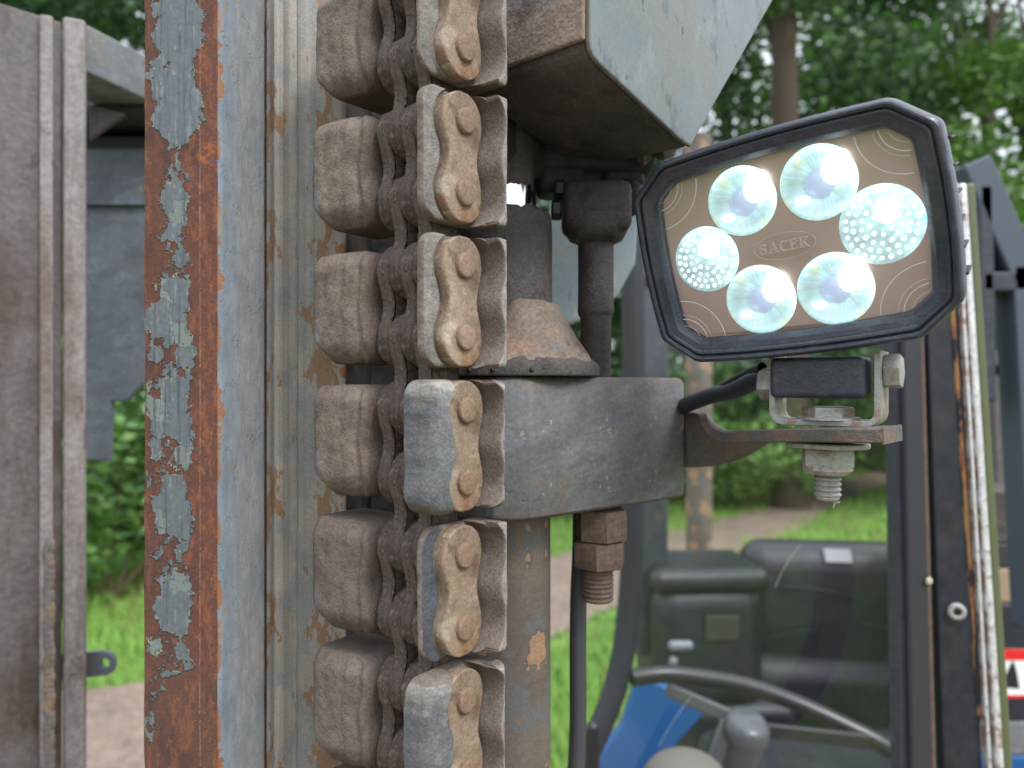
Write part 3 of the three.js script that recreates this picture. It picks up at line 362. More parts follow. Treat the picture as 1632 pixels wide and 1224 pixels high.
// ---------------------------------------------------------------- tie rod with its clevis head, and the dark machinery above
{
  const o = thing('tie_rod', 'dark round tie rod with an eye head above the clamp block', 'tie rod', V(0.0505, EYE, -0.449));
  part('rod', triUV(lathe([[0.0088, -0.09], [0.0088, 0.006], [0.0092, 0.010], [0.0094, 0.040], [0.0105, 0.0415], [0.0110, 0.044], [0.0108, 0.048], [0.0107, 0.062], [0.0108, 0.088]], 40)), M.sootDark, o);
  part('eye_head', triUV(soft(clean(join([bx(0.040, 0.030, 0.034, 0.006, 0, 0.105, 0), lathe([[0.0108, 0.084], [0.016, 0.0865], [0.019, 0.092], [0.019, 0.1]], 32)])), 0.7)), M.sootDark, o);
  const pin = new THREE.CylinderGeometry(0.0048, 0.0048, 0.045, 20); pin.rotateZ(Math.PI / 2); pin.translate(0.036, 0, 0);
  const boss = lathe([[0, 0], [0.0115, 0], [0.0115, 0.007], [0.0102, 0.0088], [0.006, 0.009], [0, 0.009]], 28); boss.rotateZ(-Math.PI / 2); boss.translate(0.013, 0, 0);
  const pj = join([pin, boss]); pj.rotateY(0.45); pj.translate(0.004, 0.113, 0.004); part('cross_pin', triUV(pj), M.sootDark, o);
  for (const [x, y] of [[-0.021, 0.104], [-0.019, 0.116]]) { const b = hexNut(0.0062, 0.006); b.rotateZ(Math.PI / 2); b.translate(x, y, 0.004); part('nut', triUV(b), M.ink, o); }
  const k = thing('chain_sheave_carrier', 'black oily carrier block under the blue grey bracket', 'carrier block', V(0.052, EYE, -0.47));
  part('block', triUV(bx(0.082, 0.045, 0.05, 0.006, -0.006, 0.150, 0)), M.oil, k);
  part('lug', triUV(join([bx(0.03, 0.02, 0.03, 0.006, -0.022, 0.126, 0.008), bx(0.026, 0.016, 0.03, 0.005, 0.016, 0.128, 0.006)])), M.oil, k);
  for (const [x, y] of [[0.030, 0.1365], [0.042, 0.1395]]) { const b = hexNut(0.0085, 0.012, 0.0015); b.rotateZ(Math.PI / 2 - 0.5); b.rotateY(-0.5); b.translate(x, y, 0.03); part('bolt', triUV(soft(clean(b), 0.6)), M.sootShade, k); }
}
{
  const p = [[880, 300], [905, 255], [1022, 215], [1020, 300], [1013, 420], [985, 470], [955, 500], [900, 520], [862, 505]].map(([x, y]) => { const q = at(x, y, 0.62); return [q.x, q.y]; });
  const o = thing('far_mast_bracket', 'pale blue grey bracket seen behind the tie rod', 'mast bracket', V(0, 0, -0.632));
  part('plate', triUV(slab(p.reverse(), 0.012, 0.002)), M.blue, o);
}
// ---------------------------------------------------------------- hydraulic hose
{
  const pts = [[926, 800, .47], [925, 880, .468], [922, 950, .465], [921, 1050, .463], [921, 1150, .461], [917, 1240, .46], [910, 1330, .458]].map((p) => at(...p));
  tag(part('hydraulic_hose', tube(pts, 0.0052, 60, 14), M.hose, scene), 'black hydraulic hose running down under the stud', 'hose');
}
// ---------------------------------------------------------------- work light
const font = await new FontLoader().loadAsync('fonts/droid/droid_serif_bold.typeface.json');
{
  const lamp = thing('work_light', 'switched-on six-lens LED work light in a black eight-cornered housing', 'work light', V(0.1258, EYE + 0.0646, -0.3473));
  lamp.quaternion.setFromRotationMatrix(new THREE.Matrix4().set(0.801, -0.234, -0.551, 0, 0.086, 0.956, -0.280, 0, 0.593, 0.177, 0.786, 0, 0, 0, 0, 1));
  const oct = (t, grow = 0) => ({ a: lerp(0.0698, 0.0577, t) + grow, b: lerp(0.0520, 0.0405, t) + grow, c1: lerp(0.0178, 0.0096, t), c2: lerp(0.0148, 0.0080, t) });
  function outline({ a, b, c1, c2 }, bow = 0.0016, round = 0.0030) {
    const cs = [[-a, b - c2], [-a + c1, b], [a - c1, b], [a, b - c2], [a, -b + c2], [a - c1, -b], [-a + c1, -b], [-a, -b + c2]], pts = [];
    for (let i = 0; i < 8; i++) {
      const p = cs[(i + 7) % 8], q = cs[i], r = cs[(i + 1) % 8], d0 = Math.hypot(p[0] - q[0], p[1] - q[1]), d1 = Math.hypot(r[0] - q[0], r[1] - q[1]), k0 = Math.min(round, d0 * 0.4) / d0, k1 = Math.min(round, d1 * 0.4) / d1;
      const A = [lerp(q[0], p[0], k0), lerp(q[1], p[1], k0)], B = [lerp(q[0], r[0], k1), lerp(q[1], r[1], k1)];
      for (let t = 0; t <= 6; t++) { const s = t / 6; pts.push([lerp(lerp(A[0], q[0], s), lerp(q[0], B[0], s), s), lerp(lerp(A[1], q[1], s), lerp(q[1], B[1], s), s)]); }
      const r2 = Math.min(round, d1 * 0.4) / d1, C = [lerp(r[0], q[0], r2), lerp(r[1], q[1], r2)], n = d1 > 0.05 ? 10 : 4;
      for (let t = 1; t < n; t++) { const s = t / n, f = d1 > 0.05 ? bow * 4 * s * (1 - s) : 0, nx = -(r[1] - q[1]) / d1, ny = (r[0] - q[0]) / d1; pts.push([lerp(B[0], C[0], s) + nx * f, lerp(B[1], C[1], s) + ny * f]); }
    }
    return pts;
  }
  const sweep = (rows) => { const L = rows.map(([t, z, g = 0, s = 1]) => outline(oct(t, g)).map((p) => [p[0] * s, p[1] * s, z])), n = L[0].length; return grid(rows.length - 1, n, (u, v) => { const k = Math.round(u * n) % n, r = Math.round(v * (rows.length - 1)); return L[r][n - 1 - k]; }); };
  const mm = 0.001;
  part('bezel', triUV(soft(clean(sweep([[0.02, -13 * mm], [0, -11.5 * mm], [0, -4 * mm], [0.015, -2 * mm], [0.06, -0.6 * mm], [0.13, 0.4 * mm], [0.20, 0.7 * mm], [0.27, 0.3 * mm], [0.31, -0.6 * mm], [0.33, -2.2 * mm], [0.36, -2.2 * mm], [0.38, -0.9 * mm], [0.43, -0.6 * mm], [0.50, -0.9 * mm], [0.56, -1.6 * mm], [0.60, -1.7 * mm], [0.80, -2.6 * mm], [0.86, -3.4 * mm], [1.0, -6.2 * mm], [1.0, -12 * mm]])), 0.45)), M.bezel, lamp, 'black stepped plastic bezel');
  part('housing', triUV(soft(clean(sweep([[0.04, -11 * mm], [0.10, -16 * mm, 0, 0.98], [0.2, -26 * mm, 0, 0.9], [0.3, -38 * mm, 0, 0.80], [0.3, -44 * mm, 0, 0.74], [0.3, -46 * mm, 0, 0.66], [0.3, -46.2 * mm, 0, 0.01]])), 0.5)), M.black, lamp);
  for (let i = 0; i < 6; i++) part('cooling_fin', bx(0.006, 0.0014, 0.020, 0.0005, 0.0685, 0.030 - i * 0.0115, -0.020), M.black, lamp);
  // mirror panel with six round wells, its brown reflection set as base colour
  const wells = [[-0.0176, 0.0240, 0.0167, 0], [0.0180, 0.0242, 0.0171, 0], [0.0412, 0.0000, 0.0180, 1], [-0.0402, -0.0004, 0.0168, 1], [-0.0170, -0.0250, 0.0172, 0], [0.0179, -0.0254, 0.0172, 0]];
  const sh = polyShape(outline(oct(1.0, -0.0001)).slice().reverse()); wells.forEach(([x, y, r]) => { const h = new THREE.Path(); h.absarc(x, y, r * 0.985, 0, Math.PI * 2, true); sh.holes.push(h); });
  const panel = new THREE.ShapeGeometry(sh, 24); panel.translate(0, 0, -0.0095);
  part('mirror_panel', panel, plain(172, 149, 142, 0.32, { metalness: 0.15 }), lamp, 'panel between the lenses with a brown reflection painted in');
  // glowing lens wells
  const glowTex = (dots) => { const W = 256, d = new Uint8Array(W * W * 4); for (let y = 0; y < W; y++) for (let x = 0; x < W; x++) { const X = (x + 0.5) / W * 2 - 1, Y = (y + 0.5) / W * 2 - 1, r = Math.hypot(X, Y), a = Math.atan2(Y, X), n = nz(FC, a / 6.2832 * 1 + 0.5, r * 0.35), sc = nz(FB, X * 1.4 + Y * 0.3, Y * 1.4 - X), st = nz(FC, a / 6.2832 * 6, r * 0.06); let k = dots ? 0.46 + 0.34 * sc : 0.38 + 0.26 * n + 0.26 * (st - 0.5); k += 0.25 * ss(0.7, 0.95, r) * (dots ? 0.4 : 1); k *= 0.8 + 0.5 * ss(-0.8, 0.9, (X + Y) * 0.7); const i = (y * W + x) * 4, yl = ss(0.5, 0.75, sc) * (dots ? 0.2 : 1); d[i] = clamp(k * (0.80 + 0.16 * yl), 0, 1) * 255; d[i + 1] = clamp(k * 0.99, 0, 1) * 255; d[i + 2] = clamp(k * (1.0 - 0.22 * yl), 0, 1) * 255; d[i + 3] = 255; } const t = new THREE.DataTexture(d, W, W); t.colorSpace = THREE.SRGBColorSpace; t.magFilter = THREE.LinearFilter; t.needsUpdate = true; return t; };
  const glow = (dots) => new THREE.MeshStandardMaterial({ color: lin(170, 190, 196), roughness: 0.22, metalness: 0.2, emissive: new THREE.Color(0.9, 0.98, 1.0), emissiveIntensity: 0.74, emissiveMap: glowTex(dots) });
  const gm = [glow(0), glow(1)], led = new THREE.MeshStandardMaterial({ color: lin(240, 244, 244), emissive: new THREE.Color(0.94, 1, 1), emissiveIntensity: 1.7, roughness: 0.4 });
  const spark = new THREE.MeshStandardMaterial({ color: lin(230, 240, 240), emissive: new THREE.Color(0.9, 0.98, 1), emissiveIntensity: 0.8, roughness: 0.3 });
  const lensCore = new THREE.MeshStandardMaterial({ color: lin(140, 150, 172), roughness: 0.3, metalness: 0.2, emissive: new THREE.Color(0.15, 0.185, 0.25), emissiveIntensity: 1 });
  wells.forEach(([x, y, r, dots], i) => {
    const prof = dots ? [[0.0001, -0.0072], [r * 0.3, -0.0073], [r * 0.6, -0.0078], [r * 0.85, -0.0086], [r * 0.97, -0.0094], [r, -0.0098], [r, -0.014]] : [[0.0001, -0.016], [r * 0.25, -0.0155], [r * 0.5, -0.0135], [r * 0.72, -0.0108], [r * 0.88, -0.0092], [r * 0.96, -0.0088], [r, -0.0094], [r, -0.014]];
    const g = lathe(prof, 48); g.rotateX(-Math.PI / 2); { const p = g.attributes.position, uv = g.attributes.uv; for (let k = 0; k < p.count; k++) { const z = p.getZ(k); p.setZ(k, -Math.abs(prof[k % prof.length][1])); uv.setXY(k, p.getX(k) / r / 2 + 0.5, p.getY(k) / r / 2 + 0.5); } g.computeVertexNormals(); }
    g.translate(x, y, 0);
    const lens = part('lens', g, gm[dots], lamp, dots ? 'faceted glowing lens' : undefined);
    if (dots) {
      const list = []; for (const [q, n] of [[0.25, 7], [0.45, 13], [0.64, 19], [0.82, 25]]) for (let k = 0; k < n; k++) { const a = k / n * Math.PI * 2 + q * 5, s = new THREE.SphereGeometry(0.00085 * (k % 3 ? 1 : 1.25), 8, 6); s.scale(1, 1, 0.5); s.translate(x + Math.cos(a) * q * r, y + Math.sin(a) * q * r, -0.0071 - 0.0017 * q * q); list.push(s); }
      part('facet', join(list), spark, lens);
      const e = new THREE.SphereGeometry(0.0050, 24, 12); e.scale(1, 1, 0.25); e.translate(x + 0.0030, y + 0.0052, -0.0070); part('led', e, led, lens);
    } else {
      const c = new THREE.SphereGeometry(0.0070, 28, 14); c.scale(0.95, 0.95, 0.35); c.translate(x - 0.0004, y - 0.0006, -0.0140); part('lens_core', c, lensCore, lens);
      const e = new THREE.SphereGeometry(0.0060, 24, 12); e.scale(1.05, 1.3, 0.3); e.rotateZ(-0.5); e.translate(x + 0.0088, y + 0.0052, -0.0078); part('led', e, led, lens);
      const e2 = new THREE.SphereGeometry(0.0024, 16, 10); e2.scale(1.5, 0.9, 0.4); e2.translate(x - 0.0078, y - 0.0066, -0.0092); part('led', e2, spark, lens);
    }
    const s = new THREE.SpotLight(new THREE.Color(0.9, 0.98, 1), 0.14, 0, 0.7, 0.6); s.name = 'led_lamp'; s.castShadow = true; s.shadow.radius = 0.5;
    const q = V(x + 0.005, y + 0.004, 0.002).applyQuaternion(lamp.quaternion).add(lamp.position), f = V(0, 0, 1).applyQuaternion(lamp.quaternion); s.position.copy(q); s.target.position.copy(q).add(f); scene.add(s, s.target);
  });
  // clear front window with moulded corner rings and the moulded maker's oval
  const pane = new THREE.ShapeGeometry(polyShape(outline(oct(1.0, 0.0006)).slice().reverse()), 8); pane.translate(0, 0, -0.0050);
  const win = part('lens_cover', pane, new THREE.MeshPhysicalMaterial({ color: 0xffffff, transmission: 1, thickness: 0, roughness: 0.02, ior: 1.45 }), lamp, 'clear front cover');
  const clear = plain(206, 204, 202, 0.25), B = oct(1.0, -0.0006), within = (x, y) => Math.abs(x) < B.a && Math.abs(y) < B.b && (B.a - Math.abs(x)) / B.c1 + (B.b - Math.abs(y)) / B.c2 > 1;
  for (const [sx, sy] of [[1, 1], [-1, 1], [-1, -1], [1, -1]]) {
    const list = []; for (const r of [0.0085, 0.0120, 0.0142, 0.0215]) { const cx = sx * 0.0577, cy = sy * 0.0405, run = []; for (let k = 0; k <= 40; k++) { const a = k / 40 * Math.PI / 2, x = cx - sx * Math.cos(a) * r, y = cy - sy * Math.sin(a) * r; if (within(x, y)) run.push(V(x, y, -0.0048)); } if (run.length > 5) list.push(tube(run, r === 0.0215 || r === 0.012 ? 0.00018 : 0.00009, 36, 6)); }
    part('corner_ring', join(list), clear, lamp);
  }
  const ov = new THREE.TorusGeometry(1, 0.016, 6, 64), OX = -0.0002, OY = -0.0008; ov.scale(0.0142, 0.0062, 0.01); ov.rotateZ(0.0); ov.translate(OX, OY, -0.0048);
  const badge = part('badge', ov, plain(186, 170, 162, 0.3), lamp);
  const txt = new TextGeometry('SACEK', { font, size: 0.0047, depth: 0.0005, curveSegments: 6, bevelEnabled: true, bevelThickness: 0.00015, bevelSize: 0.0001, bevelSegments: 1 }); txt.computeBoundingBox(); const tb = txt.boundingBox; txt.scale(0.0232 / (tb.max.x - tb.min.x), 1, 1); txt.computeBoundingBox(); txt.translate(OX - (txt.boundingBox.max.x + txt.boundingBox.min.x) / 2, OY - (txt.boundingBox.max.y + txt.boundingBox.min.y) / 2, -0.0049);
  part('lettering', txt, plain(178, 162, 154, 0.25), badge);
  // foot under the housing
  const yaw = -0.6347;
  const foot = bx(0.044, 0.020, 0.022, 0.003), fm = new THREE.Matrix4().makeRotationY(yaw).setPosition(at(1308, 602, 0.368)); foot.applyMatrix4(fm);
  foot.applyMatrix4(new THREE.Matrix4().compose(lamp.position, lamp.quaternion, V(1, 1, 1)).invert()); part('foot', triUV(foot), M.black, lamp);
  const inv = new THREE.Matrix4().compose(lamp.position, lamp.quaternion, V(1, 1, 1)).invert();
  for (const [pts, r] of [[[[1235, 600, .385], [1205, 606, .40], [1170, 622, .42], [1135, 630, .44], [1095, 645, .465], [1050, 668, .50]], 0.0050], [[[1215, 585, .39], [1190, 596, .41], [1160, 612, .425], [1140, 622, .44]], 0.0026]]) { const g = tube(pts.map((p) => at(...p)), r, 40, 12); g.applyMatrix4(inv); part('power_cable', g, M.cable, lamp); }

  // stirrup bracket
  const b = thing('lamp_bracket', 'zinc-plated U bracket with hex bolts holding up the work light', 'bracket', at(1311, 679, 0.362).add(V(-0.0059 * -1 * 0 - 0.0, 0, 0)), yaw);
  const W = 0.0258, T = 0.0030, Hh = 0.036, rIn = 0.004, U = new THREE.Shape();
  U.moveTo(-W, Hh); U.lineTo(-W, rIn + T); U.absarc(-W + rIn + T, rIn + T, rIn + T, Math.PI, Math.PI * 1.5, false); U.lineTo(W - rIn - T, 0); U.absarc(W - rIn - T, rIn + T, rIn + T, -Math.PI / 2, 0, false); U.lineTo(W, Hh); U.lineTo(W - T, Hh); U.lineTo(W - T, rIn + T); U.absarc(W - T - rIn, rIn + T, rIn, 0, -Math.PI / 2, true); U.lineTo(-W + T + rIn, T); U.absarc(-W + T + rIn, rIn + T, rIn, -Math.PI / 2, -Math.PI, true); U.lineTo(-W + T, Hh); U.closePath();
  part('stirrup', triUV(soft(clean(slab(null, 0.020, 0.0005, 2, U).translate(0, 0, -0.020)), 0.5)), M.steel, b);
  const bolt = (x, y, s, turn) => { const g = hexNut(0.0086, 0.0075, 0.0012); g.rotateY(turn); g.rotateZ(s > 0 ? -Math.PI / 2 : Math.PI / 2); g.translate(x, y, -0.010); part('bolt', triUV(soft(clean(g), 0.5)), M.steel, b); };
  bolt(W, 0.0265, 1, 0.35); bolt(-W, 0.0205, -1, 0.2);
  const hb = hexNut(0.0120, 0.0062, 0.0012); hb.rotateY(0.25); hb.translate(0, T, -0.011); part('bolt', triUV(soft(clean(hb), 0.5)), M.steel, b);
  const ws = new THREE.CylinderGeometry(0.0150, 0.0150, 0.0012, 36); ws.translate(0, T + 0.0004, -0.011); part('washer', triUV(ws), M.steel, b);

  // support arm, twisted flat bar
  const arm = thing('support_arm', 'rusty twisted flat bar carrying the lamp bracket beside the clamp block', 'support arm', V(0, EYE, 0));
  const path = [[1421, 692, .336], [1370, 692, .345], [1311, 692.5, .363], [1240, 694, .392], [1185, 697, .425], [1140, 699, .455], [1088, 701, .482], [1050, 702, .50]].map((p) => at(...p).sub(V(0, EYE, 0)));
  const cv = new THREE.CatmullRomCurve3(path), NN = 90, sec = [[-1, -0.8], [-0.94, -1], [0.94, -1], [1, -0.8], [1, 0.8], [0.94, 1], [-0.94, 1], [-1, 0.8]];
  const ag = grid(NN, 8, (u, v) => { const q = cv.getPointAt(v), t = cv.getTangentAt(v), side = V(-t.z, 0, t.x).normalize().multiplyScalar(-1), up = V(0, 1, 0), k = ss(0.50, 0.86, v) * Math.PI / 2, s = sec[Math.round(u * 8) % 8]; const wd = side.clone().multiplyScalar(Math.cos(k)).addScaledVector(up, Math.sin(k)), th = up.clone().multiplyScalar(Math.cos(k)).addScaledVector(side, -Math.sin(k)); q.addScaledVector(wd, s[0] * lerp(0.015, 0.018, v)).addScaledVector(th, s[1] * 0.0033); return [q.x, q.y, q.z]; });
  const endCap = slab([[-0.015, -0.0037], [0.015, -0.0037], [0.015, 0.0037], [-0.015, 0.0037]], 0.001, 0); { const t = cv.getTangentAt(0), z = t.clone().negate(), side = V(-t.z, 0, t.x).normalize(), y = new THREE.Vector3().crossVectors(z, side).normalize(); endCap.applyMatrix4(new THREE.Matrix4().makeBasis(side, y, z)); endCap.translate(...path[0].clone().addScaledVector(t, 0.0002).toArray()); }
  part('flat_bar', triUV(soft(clean(join([ag, endCap])), 0.5)), M.bar, arm);
  const ax = at(1319, 700, 0.3690).sub(V(0, EYE, 0));
  const put = (g, y, n, m = M.steel, turn = 0) => { const o = part(n, triUV(soft(clean(g), 0.5)), m, arm); o.position.set(ax.x, ax.y + y, ax.z); o.rotation.y = turn; o.rotation.z = -0.01; };
  const w2 = lathe([[0, 0], [0.0188, 0], [0.0193, 0.0006], [0.0193, 0.0020], [0.0188, 0.0026], [0, 0.0026]], 48); put(w2, -0.0040, 'washer');
  put(hexNut(0.0128, 0.0095, 0.0014), -0.0140, 'nut', M.steel, 0.28); put(lathe([[0, 0], [0.0098, 0], [0.0116, 0.002], [0.0116, 0.005], [0, 0.005]], 40), -0.0170, 'nut_collar');
  put(thread(0.0064, 0.0125, 0.0026, 0.0010), -0.0285, 'stud');
  put(lathe([[0, 0], [0.0048, 0], [0.0056, 0.001], [0.0056, 0.003], [0, 0.003]], 24), -0.0300, 'stud_tip');
  const sliver = bar(V(0.0018, -0.0335, 0.003), V(0.0034, -0.0292, 0.003), 0.0007, 0.0004, 0.0001); put(join([sliver, bar(V(0.0018, -0.0312, 0.003), V(0.0052, -0.0306, 0.003), 0.0007, 0.0004, 0.0001)]), 0, 'metal_sliver', M.steel);
}
// ---------------------------------------------------------------- lifting carriage on the left, out of focus
{
  const quad = (a, b, c, d) => { const g = new THREE.BufferGeometry(); g.setAttribute('position', new THREE.Float32BufferAttribute([...a.toArray(), ...b.toArray(), ...c.toArray(), ...d.toArray()], 3)); g.setIndex([0, 1, 2, 0, 2, 3]); g.computeVertexNormals(); return g; };
  // a plate through two measured upright edges, from yTop to yBottom, with thickness behind it
  const wall = (a, b, y1, y0, th, r = 0.0015) => { const l = Math.hypot(b.x - a.x, b.z - a.z), g = bx(l, y1 - y0, th, r, 0, 0, -th / 2); g.rotateY(-Math.atan2(b.z - a.z, b.x - a.x)); g.translate((a.x + b.x) / 2, (y1 + y0) / 2, (a.z + b.z) / 2); return triUV(g); };
  const o = thing('lifting_carriage', 'blurred dusty steel carriage frame at the left edge with a box bar on top', 'carriage frame');
  const top = at(0, 14, 0.64).y, y0 = EYE - 0.60;
  part('side_plate', wall(at(-150, 0, 0.585), at(99, 0, 0.664), top, y0, 0.01), M.plate, o);
  part('weld_strip', wall(at(62, 0, 0.646), at(84, 0, 0.650), top - 0.001, y0, 0.004, 0.0018), M.flange, o);
  { const list = []; seed = 31; for (let i = 0; i < 46; i++) { const g = new THREE.SphereGeometry(0.0062, 8, 6), q = at(78, 870 + i * 10, 0.648); g.scale(0.8, rr(0.9, 1.6), 0.55); g.translate(q.x + rr(-0.001, 0.001), q.y, q.z); list.push(g); } part('weld_bead', triUV(join(list)), M.dirt, o, 'lumpy weld seam low on the plate'); }
  const tF = at(100, 26, 0.662).y;
  part('flange', wall(at(99, 0, 0.660), at(136.5, 0, 0.668), tF, y0, 0.012, 0.003), M.flange, o, 'pale upright flange');
  const bt = tF, bb = at(150, 126, 0.69).y;
  part('box_bar', wall(at(139, 0, 0.676), at(330, 0, 0.820), bt, bb, 0.06, 0.003), M.clamp, o, 'grey box bar running back from the top');
  part('gusset', (() => { const g = slab([at(140, 165, .735), at(205, 186, .745), at(140, 222, .735)].map((q) => [q.x, q.y]).reverse(), 0.006, 0.001); g.translate(0, 0, -0.742); return triUV(g); })(), M.plate, o);
  part('inner_shelf', triUV(bx(0.16, 0.012, 0.20, 0.002, at(200, 0, .86).x, at(0, 225, .80).y, -0.90)), M.gasket, o);  // dark colour deepens the shade in the gap under the bar
  part('shade_roof', triUV(bx(0.30, 0.008, 0.30, 0.002, at(230, 0, .85).x, bb - 0.004, -0.90)), M.gasket, o);  // added slab closing the gap so it falls dark, coloured dark as well
  part('rear_plate', wall(at(100, 0, 0.92), at(330, 0, 0.96), at(0, 90, .92).y, at(0, 270, .92).y, 0.01), M.ink, o);  // near-black colour stands in for the shade inside the gap
  const p = thing('carriage_guard_plate', 'smooth dark blue grey plate with a cut lower corner in the carriage gap', 'guard plate', V(0, 0, -0.80));
  const out = [[120, 236], [262, 236], [236, 560], [228, 612], [200, 640], [176, 640], [173, 735], [120, 735]].map(([x, y]) => { const q = at(x, y, 0.79); return [q.x, q.y]; }).reverse();
  part('plate', triUV(slab(out, 0.01, 0.002)), skinDark(), p);
  part('fold', triUV(bx(0.075, 0.004, 0.008, 0.0018, at(188, 0, .79).x, at(0, 326, .79).y, 0.012)), skinDark(), p);
  const t = thing('lock_tab', 'small grey steel tab with a round hole sticking out of the carriage', 'tab', at(136, 1060, 0.69));
  const s = new THREE.Shape(); s.moveTo(-0.02, -0.0125); s.lineTo(0.017, -0.0085); s.absarc(0.0185, 0.003, 0.0115, -Math.PI / 2, Math.PI / 2, false); s.lineTo(-0.02, 0.0115); s.closePath(); const h = new THREE.Path(); h.absarc(0.0205, 0.0035, 0.0042, 0, Math.PI * 2, true); s.holes.push(h);
  part('tab_plate', triUV(slab(null, 0.005, 0.0008, 2, s)), skinDark(), t);
}
function skinDark() { return (M.guard ??= new THREE.MeshStandardMaterial({ map: clampTile.map, color: new THREE.Color(0.62, 0.68, 0.78), roughness: 0.5, bumpMap: clampTile.bumpMap, bumpScale: 0.0003 })); }

// ---------------------------------------------------------------- cab
const strip = (a, b, w, d, r = 0.003) => triUV(bar(a, b, w, d, r));
{
  const c = thing('cab_front_frame', 'black cab frame with a rusty seam and bright silver edge right of the windscreen', 'cab frame');
  const y = (px0, py0, px1, py1, d, w, dep, m, name, label) => { const a = at(px0, py0, d), b = at(px1, py1, d), e = b.clone().sub(a).multiplyScalar(0.25); part(name, strip(a.clone().sub(e), b.clone().add(e), w / F * d, dep), m, c, label); };
  y(1446, 480, 1462, 1224, 0.735, 34, 0.02, M.gasket, 'rubber_seal');
  y(1422, 480, 1434, 1224, 0.742, 16, 0.02, M.black, 'seal_lip');
  y(1463, 480, 1484, 1224, 0.730, 9, 0.012, M.rustSeam ??= skin(barTile, 0.0006, { color: new THREE.Color(0.9, 0.75, 0.66) }), 'rusty_seam');
  y(1498, 480, 1526, 1224, 0.736, 62, 0.02, M.ebony ??= skin(blackTile, 0.0002, { color: new THREE.Color(0.42, 0.44, 0.5) }), 'post', 'black painted post');
  y(1516, 480, 1552, 1010, 0.727, 10, 0.006, M.gold, 'rusty_edge', 'rusty edge with scraps of yellow paint');
  y(1531, 480, 1574, 1224, 0.724, 6, 0.01, M.foil, 'silver_trim');
  y(1541, 480, 1589, 1224, 0.728, 13, 0.014, M.foil, 'silver_trim', 'bright worn silver edge');
  y(1553, 480, 1601, 1224, 0.744, 15, 0.014, plain(86, 92, 62, 0.5), 'door_edge', 'olive edge of the door');
  const bl = lathe([[0.0036, -0.001], [0.0036, 0.0022], [0.0046, 0.0032], [0.0066, 0.0030], [0.0080, 0.0018], [0.0086, 0.0004], [0.0086, -0.001]], 28); bl.rotateX(Math.PI / 2);
  const sc = part('screw', triUV(bl), M.steel, c); sc.position.copy(at(1525, 975, 0.722)); sc.rotation.y = -0.3; const hole = new THREE.CylinderGeometry(0.0037, 0.0037, 0.001, 20); hole.rotateX(Math.PI / 2); part('socket', hole, M.ink, sc);
  const dot = new THREE.SphereGeometry(0.0034, 16, 10); dot.scale(1, 1.1, 0.4); const dm = part('paint_blob', dot, plain(176, 172, 150, 0.6), c); dm.position.copy(at(1481, 926, 0.722));
  // windscreen in its curved rubber
  const P = (x, y, d) => at(x, y, d);
  const curve = [[1006, 300, 1.02], [1010, 560, 1.02], [1009, 800, 1.02], [1003, 960, 1.02], [985, 1080, 1.01], [952, 1170, 1.0], [910, 1250, .99], [850, 1330, .98]].map((q) => P(...q));
  part('rubber_seal', tube(curve, 0.016, 80, 12), M.gasket, c, 'curved black rubber along the windscreen');
  const g = new THREE.BufferGeometry(), a = [], ix = []; for (let i = 0; i <= 40; i++) { const q = new THREE.CatmullRomCurve3(curve).getPointAt(i / 40), r = P(1434 + (q.y < EYE ? 4 : 0), 612, 0.745); a.push(q.x, q.y, q.z, r.x, q.y, r.z); if (i < 40) ix.push(i * 2, i * 2 + 2, i * 2 + 1, i * 2 + 1, i * 2 + 2, i * 2 + 3); } g.setAttribute('position', new THREE.Float32BufferAttribute(a, 3)); g.setIndex(ix); g.computeVertexNormals();
  part('windscreen', g, new THREE.MeshPhysicalMaterial({ color: 0xffffff, transmission: 1, thickness: 0, roughness: 0.0, ior: 1.45 }), c, 'clear windscreen');
  const gl = (x, y) => { const A = P(1008, 612, 1.02), B = P(1434, 612, 0.745), dir = V((x - 816) / F, (612 - y) / F, -1), n = V(B.z - A.z, 0, -(B.x - A.x)); const o = V(0, EYE, 0), t = A.clone().sub(o).dot(n) / dir.dot(n); return o.addScaledVector(dir, t - 0.003); };
  for (const l of [[[1100, 1112], [1078, 1142], [1062, 1168], [1050, 1190]], [[1275, 868], [1250, 905], [1236, 935]]]) part('scratch', tube(l.map((q) => gl(...q)), 0.00022, 16, 5), M.white, c);
  const s = thing('cab_rear_post', 'dark upright cab post behind the windscreen left side', 'cab post');
  part('post', strip(P(1036, 300, 1.55), P(1036, 1040, 1.55), 0.066, 0.05, 0.006), M.black, s);
  part('cross_rail', strip(P(965, 452, 1.55), P(1500, 452, 1.55), 0.036, 0.05, 0.006), M.darkPaint, s);
  const rp = thing('rusty_pole', 'rusty round pole standing behind the cab', 'pole', V(P(1114, 0, 2.1).x, 0, -2.1)); part('tube', triUV(lathe([[0.036, 0], [0.036, 2.2], [0, 2.2]], 24)), M.tube, rp);
}
